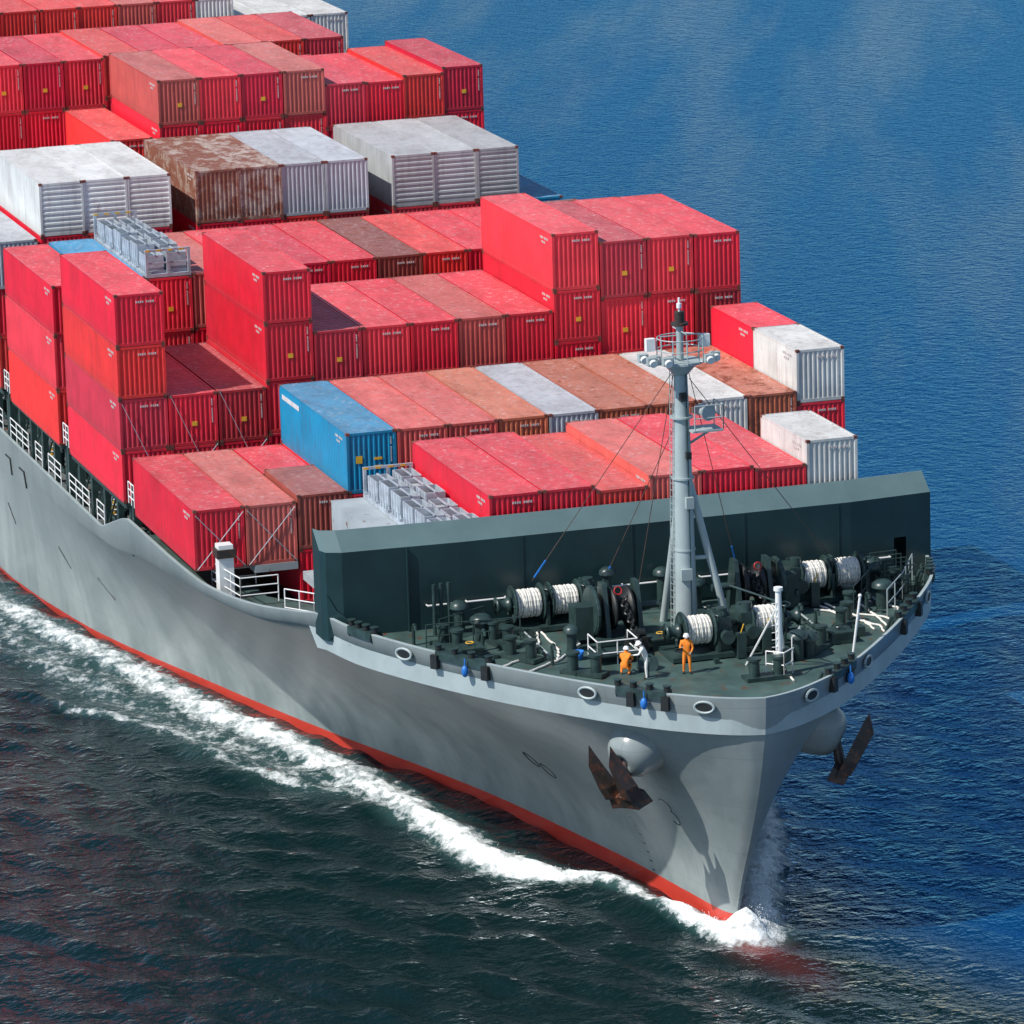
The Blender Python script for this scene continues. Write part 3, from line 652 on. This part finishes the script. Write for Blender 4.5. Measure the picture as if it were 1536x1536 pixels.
# roller fairleads set into dark frames on the bulwark
fl = MB()
def top_pt(d, side, inw=0, dz=0):
    a = Vector((47.5-d+.05, side*TP(d), TZ(47.5-d)+dz)); t_ = Vector((-.2, side*(TP(d+.1)-TP(d-.1)), 0)).normalized(); n_ = Vector((-t_.y*side, t_.x*side, 0))
    if n_.y*side > 0: n_ = -n_
    return a+n_*inw, t_, n_
def fair(d0, d1, side, nr=3, outer=(0, 2)):
    n = 8; vs = []
    for i in range(n+1):
        d = d0+(d1-d0)*i/n
        for inw, dz in ((-.05, -.26), (-.05, .08), (.42, .08), (.42, -.9)): vs.append(top_pt(d, side, inw, dz)[0])
    fs = []
    for i in range(n):
        for j in range(3):
            a_ = i*4+j; q = (a_, a_+4, a_+5, a_+1); fs.append(q if side < 0 else q[::-1])
    fs += [(0, 1, 2, 3), (4*n+3, 4*n+2, 4*n+1, 4*n)]
    fl.add(vs, fs, M_MACH)
    for k in range(nr+1):
        d = d0+(d1-d0)*k/nr; q, t_, n_ = top_pt(d, side, .2, .08); fl.cyl(q, q+Vector((0, 0, .22)), .15, M_HOLE, 12); fl.cyl(q+Vector((0, 0, .22)), q+Vector((0, 0, .26)), .19, M_MACH, 12)
        q2, _, _ = top_pt(d, side, .9, -1.0); fl.cyl(q+n_*.3, q2, .09, M_MACH, 6)
        if k in outer:
            q3, t3, n3 = top_pt(d, side, -.05, -.38); fl.box(q3, (.34, .26, .62), M_HOLE, (math.atan2(t3.y, t3.x), 'Z'))
for a_, b_, o_ in ((2.0, 3.6, (0, 2)), (8.6, 10.8, (0, 3)), (13.9, 15.4, ())):
    for sd in (-1, 1): fair(a_, b_, sd, 3, o_)
for d in (4.6, 12.2, 1.0):
    for sd in (-1, 1):
        q0, t_, n_ = top_pt(d, sd, -.06, -.40)
        vs = []; n = 20
        for i in range(n):
            q = 2*math.pi*i/n; vs.append(q0+t_*math.cos(q)*.42+Vector((0, 0, .24*math.sin(q))))
        fl.add(vs, [tuple(range(n))], M_HOLE); fl.tube(vs+[vs[0]], .06, M_GREY, 6)
fl.obj("fairleads", SHIP)
bu = MB(); z = DZ(37.4); bu.lathe((37.4, -4.9, z), (0, 0, 1), [(0.02, 0), (.02, .2), (.38, .27), (.38, .24), (.08, .18), (.08, 0)], M_BLUE, 16); bu.torus((37.4, -4.9, z+.38), (1, .3, 0), .25, .015, M_BLK, 16, 4, .5); bu.obj("bucket", None)
bt = MB()
for d, sd in ((2.6, -1), (9.4, -1), (2.9, 1)):
    q, t_, n_ = top_pt(d, sd, -.18, -.3); bt.sphere(q+Vector((0, 0, -.15)), .16, M_BLUE, 10, (1, 1, 1.7)); bt.cyl(q, q+Vector((0, 0, .4)), .03, M_BLUE, 6)
bt.obj("chock_covers", SHIP)
# ------------------------------------------------------------------ anchors
def anchor(side):
    b = MB()
    c = Vector((43.0, side*4.55, -2.75)); out = Vector((.42, side*.72, -.38)).normalized()
    bl = MB(); prof = [(-1.9, 1.5), (-1.0, 1.36), (-.3, 1.2), (.15, 1.02), (.42, .78), (.54, .5), (.5, .3), (.1, .26)]
    bl.lathe(c, out, prof, M_HULL, 28); bl.obj("anchor_bolster", SHIP)
    o = c+out*.6
    upv = (Vector((0, 0, 1))-out*out.z).normalized(); rt_ = out.cross(upv)
    rot = Matrix.Rotation(math.radians(-10*side), 3, out); upv = rot@upv; rt_ = rot@rt_
    cr = o+out*.45-upv*1.3
    b.cyl(c+out*.2, cr+out*.1, .2, M_ANCH, 10, .26)
    LE = .03
    def pt(u, v, w): return cr+rt_*u+upv*v+out*w
    def prism(poly, w0, w1, taper=1.0):
        n = len(poly); cu = sum(p[0] for p in poly)/n; cv = sum(p[1] for p in poly)/n
        vs = [pt(u, v, w0+(v*LE)) for u, v in poly]+[pt(cu+(u-cu)*taper, cv+(v-cv)*taper, w1+(v*LE)) for u, v in poly]
        b.add(vs, [tuple(range(n))[::-1], tuple(range(n, 2*n))]+[(i, (i+1) % n, n+(i+1) % n, n+i) for i in range(n)], M_ANCH)
    prism([(-1.0, -.5), (-.3, -.42), (.3, -.42), (1.0, -.5), (.85, .1), (.3, .3), (-.3, .3), (-.85, .1)], -.3, .45, .8)
    for sg in (-1, 1):
        pl = [(.14*sg, -.2), (.92*sg, -.3), (.98*sg, .6), (.66*sg, 2.7), (.42*sg, 1.5), (.20*sg, .7)]
        if sg < 0: pl = pl[::-1]
        prism(pl, .0, .55, .62)
    b.obj("anchor", SHIP)
anchor(-1); anchor(1)
hm = MB()
def hs(x, z, off=.015):
    t = (z-ZW)/(ZK(x)-ZW); d = XS(t)-x; p = hullp(d, t, -1, off); p.z = z; return p
def mark(path, r=.05):
    hm.tube([hs(x, z) for x, z in path], r, M_HOLE, 5)
circ = lambda cx, cz, r, a0=0, a1=360, n=24: [(cx+r*math.cos(math.radians(a0+(a1-a0)*i/n)), cz+r*math.sin(math.radians(a0+(a1-a0)*i/n))) for i in range(n+1)]
mark(circ(29.7, -6.45, .36), .04); mark(circ(30.55, -6.8, .36), .04)
mark(circ(41.0, -5.75, .3, 140, -80, 12), .03); mark(circ(41.05, -6.34, .32, 80, -140, 12), .03)
for x in (-28.0, -24.5): mark([(x, -3.6), (x, -4.5)], .06); mark([(x-1.2, -3.6), (x, -3.6)], .06)
for k in range(12): mark([(36.0+k*.02, -5.5-k*.42), (36.2+k*.02, -5.5-k*.42)], .025)
for x, z in ((-30, -6.5), (-20, -6.8), (-14, -7.2)): mark([(x, z), (x+1.4, z-.9)], .025)
hm.obj("hull_markings", SHIP)
lr = MB()
for y0 in (Yc(0), Yc(1)):
    for sg in (-1, 1): lr.cyl((P+.07, y0-sg*1.15, .0), (P+.07, y0+sg*1.15, 2.6), .022, M_GALV, 5)
for y0 in [Yc(k) for k in (1, 2, 4, 5, 6, 7, 8)]:
    for sg in (-1, 1): lr.cyl((.08, y0-sg*1.15, .0), (.08, y0+sg*1.15, 5.2 if sg < 0 else 2.6), .016, M_GALV, 5)
lr.cyl((.1, Yc(0)+1.1, 0), (.1, Yc(0)-1.1, 5.0), .018, M_GALV, 5)
lr.obj("lashing_rods", SHIP)
# ------------------------------------------------------------------ people
M_ORG = simple("orange_coverall", (.85, .24, .02), .8, var=.15, scale=6)
M_WCL = simple("white_coverall", (.75, .74, .70), .8, var=.1, scale=6)
M_SKIN = simple("skin", (.45, .24, .16), .6, var=.1)
M_BOOT = simple("boots", (.03, .025, .02), .6); M_HELM = simple("helmet", (.8, .8, .78), .3, var=.03); M_GLV = simple("gloves", (.35, .33, .28), .8)
def person(x, y, z, face, J, top, bot, helmet=M_HELM):
    names = ['pelvis', 'chest', 'neck', 'head', 'crown', 'shL', 'elL', 'wrL', 'hdL', 'shR', 'elR', 'wrR', 'hdR', 'hpL', 'knL', 'anL', 'toL', 'hpR', 'knR', 'anR', 'toR', 'waist']
    rad = dict(pelvis=.155, waist=.135, chest=.165, neck=.06, head=.10, crown=.085, shL=.075, elL=.05, wrL=.035, hdL=.035, shR=.075, elR=.05, wrR=.035, hdR=.035, hpL=.10, knL=.068, anL=.05, toL=.045, hpR=.10, knR=.068, anR=.05, toR=.045)
    E = [('pelvis', 'waist'), ('waist', 'chest'), ('chest', 'neck'), ('neck', 'head'), ('head', 'crown'), ('chest', 'shL'), ('shL', 'elL'), ('elL', 'wrL'), ('wrL', 'hdL'), ('chest', 'shR'), ('shR', 'elR'), ('elR', 'wrR'), ('wrR', 'hdR'),
         ('pelvis', 'hpL'), ('hpL', 'knL'), ('knL', 'anL'), ('anL', 'toL'), ('pelvis', 'hpR'), ('hpR', 'knR'), ('knR', 'anR'), ('anR', 'toR')]
    J = dict(J)
    J.setdefault('waist', tuple((Vector(J['pelvis'])*.5+Vector(J['chest'])*.5)))
    me = bpy.data.meshes.new("body"); me.from_pydata([J[n] for n in names], [(names.index(a), names.index(b)) for a, b in E], [])
    ob = bpy.data.objects.new("tmp", me); COL.objects.link(ob)
    sk = ob.modifiers.new("s", 'SKIN'); sk.use_smooth_shade = True
    for i, n in enumerate(names):
        v = me.skin_vertices[0].data[i]; v.radius = (rad[n], rad[n]); v.use_root = (n == 'pelvis')
    su = ob.modifiers.new("u", 'SUBSURF'); su.levels = 2
    dg = bpy.context.evaluated_depsgraph_get(); m2 = bpy.data.meshes.new_from_object(ob.evaluated_get(dg)); bpy.data.objects.remove(ob)
    b = MB(); vs = [v.co.copy() for v in m2.vertices]
    def seg(p):
        best = None
        for a, c in E:
            A, B = Vector(J[a]), Vector(J[c]); t = max(0, min(1, (p-A).dot(B-A)/max((B-A).length_squared, 1e-6))); dd = (p-A.lerp(B, t)).length/(rad[a]+rad[c])
            if best is None or dd < best[0]: best = (dd, a, c)
        return best[1:]
    groups = {}
    for f in m2.polygons:
        a, c = seg(f.center); 
        mat = top
        if c in ('head', 'crown'): mat = M_SKIN
        elif c in ('hdL', 'hdR'): mat = M_GLV
        elif c in ('toL', 'toR'): mat = M_BOOT
        elif c in ('knL', 'anL', 'knR', 'anR', 'hpL', 'hpR'): mat = bot
        groups.setdefault(mat, []).append(tuple(f.vertices))
    for mat, fs in groups.items(): b.add(vs, fs, mat, True)
    H = Vector(J['head']); Cn = Vector(J['crown']); u = (Cn-H).normalized(); fw = Vector((1, 0, 0)); fw = (fw-u*fw.dot(u)).normalized()
    b.lathe(H+u*.03, u, [(0, .145), (.01, .135), (.07, .125), (.13, .085), (.155, .0)], helmet, 16); b.cyl(H+u*.035+fw*.06, H+u*.03+fw*.17, .07, helmet, 8, .05)
    lf = u.cross(fw)
    b.sphere(H+fw*.105-u*.03, .022, M_SKIN, 8)
    for sg in (-1, 1): b.sphere(H+fw*.095+lf*.035*sg, .012, M_BOOT, 6); b.sphere(H+lf*.1*sg-u*.02, .022, M_SKIN, 6)
    b.cyl(H+fw*.098-u*.065-lf*.025, H+fw*.098-u*.065+lf*.025, .006, M_REDP, 5)
    for sd in 'LR':
        w = Vector(J['wr'+sd]); h_ = Vector(J['hd'+sd]); dd = (h_-w).normalized(); sx = dd.cross(Vector((0, 0, 1)));
        if sx.length < .1: sx = Vector((0, 1, 0))
        sx.normalize(); pn = dd.cross(sx)
        for k in range(4):
            p0 = h_+sx*(k-1.5)*.02; l = (.07, .085, .08, .06)[k]; p1 = p0+dd*l*.6; b.cyl(p0, p1, .010, M_GLV, 6, .009); b.cyl(p1, p1+(dd*.5+pn*.6).normalized()*l*.5, .009, M_GLV, 6, .007)
        b.cyl(w.lerp(h_, .6)+sx*.025, w.lerp(h_, .6)+sx*.06+dd*.05, .011, M_GLV, 6, .008)
    o = b.obj("sailor", None, (x, y, z)); o.rotation_euler = (0, 0, face); return o
stand = dict(pelvis=(0, 0, .95), chest=(.02, 0, 1.32), neck=(.03, 0, 1.50), head=(.05, 0, 1.62), crown=(.05, 0, 1.72), shL=(.02, .20, 1.42), elL=(.03, .27, 1.14), wrL=(.2, .2, .98), hdL=(.27, .17, .97),
             shR=(.02, -.20, 1.42), elR=(.08, -.28, 1.15), wrR=(.26, -.2, 1.22), hdR=(.33, -.17, 1.25), hpL=(0, .1, .88), knL=(.03, .13, .48), anL=(0, .14, .09), toL=(.16, .15, .05), hpR=(0, -.1, .88), knR=(.03, -.13, .48), anR=(-.02, -.14, .09), toR=(.14, -.16, .05))
lean = dict(stand); lean.update(chest=(.16, 0, 1.26), neck=(.24, 0, 1.41), head=(.31, 0, 1.51), crown=(.35, 0, 1.60), shL=(.18, .2, 1.36), shR=(.18, -.2, 1.36), elL=(.32, .3, 1.15), wrL=(.52, .2, 1.1), hdL=(.6, .17, 1.1), elR=(.3, -.3, 1.16), wrR=(.5, -.3, 1.35), hdR=(.56, -.3, 1.4))
crouch = dict(pelvis=(-.12, 0, .42), chest=(.12, 0, .78), neck=(.2, 0, .94), head=(.26, 0, 1.04), crown=(.28, 0, 1.14), shL=(.13, .2, .87), elL=(.32, .26, .66), wrL=(.5, .15, .55), hdL=(.57, .12, .52), shR=(.13, -.2, .87), elR=(.3, -.27, .66), wrR=(.5, -.15, .5), hdR=(.57, -.12, .47),
              hpL=(-.1, .1, .40), knL=(.28, .2, .48), anL=(.05, .18, .09), toL=(.22, .2, .05), hpR=(-.1, -.1, .4), knR=(.25, -.2, .45), anR=(-.05, -.16, .09), toR=(.12, -.18, .05))
person(40.9, -1.15, DZ(40.9), -.4, stand, M_ORG, M_ORG); person(41.0, -3.0, DZ(41.0), -1.9, lean, M_WCL, M_WCL); person(40.2, -3.7, DZ(40.2), 2.6, crouch, M_ORG, M_ORG)
# ------------------------------------------------------------------ sea
def seg_dist(px, py, poly):
    best = np.full(px.shape, 1e9); par = np.zeros(px.shape)
    for i in range(len(poly)-1):
        ax, ay = poly[i][:2]; bx, by = poly[i+1][:2]; dx, dy = bx-ax, by-ay; L2 = dx*dx+dy*dy
        t = np.clip(((px-ax)*dx+(py-ay)*dy)/L2, 0, 1); d = np.hypot(px-ax-t*dx, py-ay-t*dy); m = d < best
        best = np.where(m, d, best); par = np.where(m, i+t, par)
    return best, par
def grow(a, step, lim, k=1.25):
    out = []
    while a < lim: a += step; step *= k; out.append(a)
    return out
gx = [-v for v in grow(300, 3, 8000)][::-1]+list(np.arange(-300, -45, 1.3))+list(np.arange(-45, 62, .38))+grow(62, .8, 8000)
gy = [-v for v in grow(46, .8, 8000)][::-1]+list(np.arange(-46, 22, .34))+list(np.arange(22, 170, 1.3))+grow(170, 3, 8000)
X, Yg = np.meshgrid(np.array(gx), np.array(gy), indexing='ij')
rng = np.random.RandomState(3)
fine = np.clip((X+60)/15, 0, 1)*np.clip((70-X)/8, 0, 1)*np.clip((Yg+52)/8, 0, 1)*np.clip((40-Yg)/15, 0, 1)
stb = np.clip((4-Yg)/5, .30, 1)
Z = np.zeros_like(X)
for i in range(22):
    lam = rng.uniform(1.3, 4.6); th = rng.uniform(-1.0, 1.0)+2.2; k = 2*math.pi/lam
    Z += fine*stb*.0080*lam*np.sin(k*(X*math.cos(th)+Yg*math.sin(th))+rng.uniform(0, 6.3)+.8*np.sin(X*.11+Yg*.07*i))
mid = np.clip((X+420)/100, 0, 1)*np.clip((200-Yg)/60, 0, 1)*np.clip((Yg+80)/30, 0, 1)*np.clip((90-X)/20, 0, 1)
xb = 44-X; ay = np.abs(Yg)
for lam, th, am in ((11, .62, .035), (17, .55, .08), (8, .75, .015)):
    k = 2*math.pi/lam; ph = k*(xb*math.sin(th)*.55-ay*math.cos(th))
    Z += mid*am*np.clip(xb/25, 0, 1)*np.exp(-np.clip(ay-.42*xb-12, 0, 200)/8)*np.sin(ph+.9*np.sin(X*.05)+.7*np.sin(Yg*.08))
f1 = [(-130, -24), (-80, -21.5), (-50, -19.5), (-26.2, -17.5), (-21.1, -16.6), (-15.9, -15.4), (-10.3, -14.2), (-4.1, -13.1), (1.1, -11.9), (5.1, -10.6), (10, -9.6), (14.7, -8.6), (19.1, -7.9), (23.8, -7.3), (27.6, -6.9), (31.0, -6.1), (33.0, -4.6), (34.0, -3.2), (36.4, -2.4), (39.6, -1.8), (42.4, -1), (44, -.2)]
w1 = [2.5, 2.0, 1.9, 1.5, 1.4, 1.4, 1.5, 1.6, 1.6, 1.5, 1.4, 1.4, 1.4, 1.3, 1.3, 1.35, 1.1, .7, .55, .55, .7, .8]
a1 = [.4, .5, .65, .85, .85, .9, .9, .95, 1.0, 1.0, 1.0, 1.05, 1.1, 1.1, 1.25, 1.4, 1.3, 1.0, .95, 1.05, 1.2, 1.4]
h1 = [0, .02, .05, .08, .08, .1, .1, .12, .15, .18, .2, .24, .28, .34, .42, .50, .45, .45, .5, .55, .5, .4]
d1, s1 = seg_dist(X, Yg, f1); ii = np.arange(len(f1))
W1 = np.interp(s1, ii, w1); A1 = np.interp(s1, ii, a1); H1 = np.interp(s1, ii, h1)
foam = A1*np.exp(-(d1/W1)**2)
Z += H1*np.exp(-(d1/.8)**2)
f2 = [(-9, -20.5), (-6, -19.6), (-3.3, -18.6), (-1.8, -17.2), (.6, -15.9), (3.3, -14.4), (6.5, -14.0), (9.8, -13.4), (13.5, -11.9), (16.4, -9.6)]
d2, s2 = seg_dist(X, Yg, f2); foam = np.maximum(foam, .75*np.exp(-(d2/.55)**2)*np.clip((s2-.5)/2, .2, 1)); Z += .14*np.exp(-(d2/.7)**2)
d3, s3 = seg_dist(X, Yg, [(-80, -22), (-30, -19.5), (-10, -17), (0, -14.8), (8, -12.2), (15, -10)]); foam = np.maximum(foam, .58*np.exp(-(d3/2.6)**2))
d4, _ = seg_dist(X, Yg, [(44.2, .5), (42.6, 1.2), (39, 2.3), (35.5, 3.8), (31, 5.8), (20, 9), (0, 14), (-30, 19), (-90, 24)]); foam = np.maximum(foam, 1.25*np.exp(-(d4/np.where(X > 34, 1.45, 1.2))**2)); Z += .6*np.exp(-(d4/.8)**2)*np.clip((X-20)/15, 0, 1)
d5 = np.hypot(X-44.0, Yg); foam = np.maximum(foam, 1.4*np.exp(-(d5/1.2)**2)); Z += .5*np.exp(-(d5/.8)**2)
Z += np.where(foam > .35, (rng.rand(*X.shape)-.5)*.26*foam, 0)*fine
painted_reflection = np.exp(-np.clip(-Yg-34, 0, 100)/20)*np.clip(1-(Yg-1.5-np.clip((X-44)*.35, 0, 12))/8, 0, 1)  # mask for painting the ship's reflection into the starboard water colour
bulb = np.exp(-(np.hypot((X-45.3)/1.4, (Yg-.1)/1.0))**2)+.30*np.exp(-(np.hypot((X-48.5)/3.2, (Yg-.8)/1.2))**2)
nx, ny = X.shape
vs = np.stack([X.ravel(), Yg.ravel(), Z.ravel()], 1)
idx = np.arange(nx*ny).reshape(nx, ny)
fc = np.stack([idx[:-1, :-1].ravel(), idx[1:, :-1].ravel(), idx[1:, 1:].ravel(), idx[:-1, 1:].ravel()], 1)
me = bpy.data.meshes.new("sea"); me.vertices.add(len(vs)); me.vertices.foreach_set("co", vs.ravel())
me.loops.add(len(fc)*4); me.loops.foreach_set("vertex_index", fc.ravel()); me.polygons.add(len(fc)); me.polygons.foreach_set("loop_start", np.arange(len(fc))*4)
me.update(calc_edges=True); me.polygons.foreach_set("use_smooth", np.ones(len(fc), bool))
for nm, arr in (("foam", foam), ("painted_reflection", painted_reflection), ("bulb", bulb)):
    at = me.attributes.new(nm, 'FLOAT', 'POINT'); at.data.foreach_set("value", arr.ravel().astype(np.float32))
sea = bpy.data.objects.new("sea_water", me); COL.objects.link(sea)
m, nt, nd, lk, b = new_mat("sea_water"); tc = nt.nodes.new("ShaderNodeTexCoord"); Pn = tc.outputs["Object"]
def attr(n):
    a = nt.nodes.new("ShaderNodeAttribute"); a.attribute_name = n; return a.outputs["Fac"]
gr = attr("painted_reflection")
base = mixc(nt, gr, (.001, .036, .112), (.002, .013, .014))  # darker green painted in where the ship blocks the sky's reflection
base = mixc(nt, math_(nt, 'MULTIPLY', attr("bulb"), .45), base, (.38, .03, .02))
# slicks and wake streaks lying along the Kelvin arm
mr = nt.nodes.new("ShaderNodeMapping"); mr.inputs["Rotation"].default_value = (0, 0, math.radians(22)); lk.new(Pn, mr.inputs[0])
strk = noise(nt, mr.outputs[0], 1.0, 5, .6, (.010, .085, 1)); strk = ramp(nt, strk, .46, .66)
fa = attr("foam"); fn = noise(nt, Pn, 1.7, 8, .74); fn2 = noise(nt, Pn, .5, 4, .6)
v = math_(nt, 'ADD', math_(nt, 'MULTIPLY', fa, .62), math_(nt, 'MULTIPLY', math_(nt, 'SUBTRACT', math_(nt, 'ADD', math_(nt, 'MULTIPLY', fn, .7), math_(nt, 'MULTIPLY', fn2, .3)), .5), 1.9))
fm = ramp(nt, v, .34, .62); gate = ramp(nt, fa, .06, .2); fm = math_(nt, 'MULTIPLY', fm, gate)
base = mixc(nt, math_(nt, 'MULTIPLY', ramp(nt, fa, .15, 1.0), .35), base, (.12, .26, .25))
n1 = noise(nt, Pn, .45, 3, .5, (1, 1.3, 1)); n2 = noise(nt, Pn, 1.4, 3, .55, (1.2, .9, 1)); n3 = noise(nt, Pn, 4.2, 2, .5)
fin = math_(nt, 'MULTIPLY_ADD', gr, -.6, 1.0)
hgt = math_(nt, 'ADD', math_(nt, 'ADD', math_(nt, 'MULTIPLY', n1, .24), math_(nt, 'MULTIPLY', n2, .29)), math_(nt, 'MULTIPLY', math_(nt, 'MULTIPLY', n3, .10), fin))
hgt = math_(nt, 'ADD', hgt, math_(nt, 'MULTIPLY', fm, .16))
bp = N(nt, "ShaderNodeBump", Distance=1.0); lk.new(hgt, bp.inputs["Height"])
lk.new(math_(nt, 'MULTIPLY_ADD', strk, -.14, .70), bp.inputs["Strength"])
nd.remove(b)
dif = nt.nodes.new("ShaderNodeBsdfDiffuse"); glo = nt.nodes.new("ShaderNodeBsdfGlossy"); fr = nt.nodes.new("ShaderNodeFresnel"); fr.inputs["IOR"].default_value = 1.333
fo = nt.nodes.new("ShaderNodeBsdfDiffuse"); fo.inputs["Color"].default_value = (.80, .84, .84, 1)
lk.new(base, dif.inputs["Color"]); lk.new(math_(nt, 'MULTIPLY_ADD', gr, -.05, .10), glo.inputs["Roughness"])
port = mixc(nt, strk, (.18, .56, .98), (.42, .72, 1.0))  # blue of the reflected sky painted into the gloss tint, paler on streaks
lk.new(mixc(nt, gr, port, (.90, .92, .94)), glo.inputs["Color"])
for n_ in (glo, fr, fo): lk.new(bp.outputs[0], n_.inputs["Normal"])
mx = nt.nodes.new("ShaderNodeMixShader"); lk.new(fr.outputs[0], mx.inputs[0]); lk.new(dif.outputs[0], mx.inputs[1]); lk.new(glo.outputs[0], mx.inputs[2])
mx2 = nt.nodes.new("ShaderNodeMixShader"); lk.new(fm, mx2.inputs[0]); lk.new(mx.outputs[0], mx2.inputs[1]); lk.new(fo.outputs[0], mx2.inputs[2])
lk.new(mx2.outputs[0], nd["Material Output"].inputs["Surface"])
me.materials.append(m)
# spray thrown up round the stem and along the crest
M_FOAM = simple("foam_white", (.82, .85, .85), .9, var=.05)
sp = MB()
def blob(x, y, z, r):
    q = random.uniform(0, 3); c, s_ = math.cos(q)*r, math.sin(q)*r
    sp.add([(x+c, y+s_, z), (x-s_, y+c, z), (x-c, y-s_, z), (x+s_, y-c, z), (x, y, z+r*random.uniform(.7, 1.4)), (x, y, z-r)], [(0, 1, 4), (1, 2, 4), (2, 3, 4), (3, 0, 4), (1, 0, 5), (2, 1, 5), (3, 2, 5), (0, 3, 5)], M_FOAM, True)
def spray(path, n, spread, h, r1=.035):
    for i in range(n):
        k = random.random()*(len(path)-1); j = int(k); f_ = k-j
        x = path[j][0]*(1-f_)+path[j+1][0]*f_; y = path[j][1]*(1-f_)+path[j+1][1]*f_
        hh = abs(random.gauss(0, h)); blob(x+random.gauss(0, spread), y+random.gauss(0, spread), .25+hh, random.uniform(.010, r1)*(1.3 if hh < h*.6 else .8))
spray([(44.3, .2), (43.4, 1.0), (41.5, 1.6), (38.5, 2.6), (35.5, 3.9)], 4200, .30, .42)
spray([(44.4, .0), (43.8, -.6), (42.2, -1.1), (40, -1.7)], 1500, .22, .2)
spray([(34, -3.4), (33.0, -4.7), (31, -6.1), (27.6, -6.9), (22, -7.5)], 1200, .3, .12, .03)
sp.obj("bow_spray", None, (0, 0, -ZO))
# ------------------------------------------------------------------ light
sv = Vector((.15, -.66, .75)).normalized()
sun = bpy.data.lights.new("sun", 'SUN'); sun.energy = 5.0; sun.angle = math.radians(.5); sun.color = (1, .96, .90)
so = bpy.data.objects.new("sun", sun); COL.objects.link(so); so.rotation_euler = sv.to_track_quat('Z', 'Y').to_euler(); so.location = (0, -60, 80)
w = bpy.data.worlds.new("World"); scn.world = w; w.use_nodes = True; wn = w.node_tree
sky = wn.nodes.new("ShaderNodeTexSky"); sky.sky_type = 'NISHITA'; sky.sun_disc = False
sky.sun_elevation = math.asin(sv.z); sky.sun_rotation = math.atan2(sv.x, sv.y)
sky.ozone_density = 2.0; sky.dust_density = .4; sky.air_density = 1.0
bg = wn.nodes["Background"]; bg.inputs[1].default_value = .12; wn.links.new(sky.outputs[0], bg.inputs[0])
# ------------------------------------------------------------------ camera
a, p, r, f = 0.2972, 0.2344, -0.0296, 7722.7
d = Vector((-math.cos(p)*math.cos(a), math.cos(p)*math.sin(a), -math.sin(p)))
rt = d.cross(Vector((0, 0, 1))).normalized(); up = rt.cross(d)
rt, up = rt*math.cos(r)+up*math.sin(r), -rt*math.sin(r)+up*math.cos(r)
cam = bpy.data.cameras.new("camera"); cam.sensor_width = 36; cam.lens = f/1536*36; cam.clip_end = 20000; cam.clip_start = 1
co = bpy.data.objects.new("camera", cam); COL.objects.link(co)
co.matrix_world = Matrix(((rt.x, up.x, -d.x, 241.8629), (rt.y, up.y, -d.y, -70.3136), (rt.z, up.z, -d.z, 57.9998+ZO), (0, 0, 0, 1)))
scn.camera = co
scn.view_settings.view_transform = 'Standard'; scn.view_settings.look = 'None'; scn.view_settings.exposure = 0
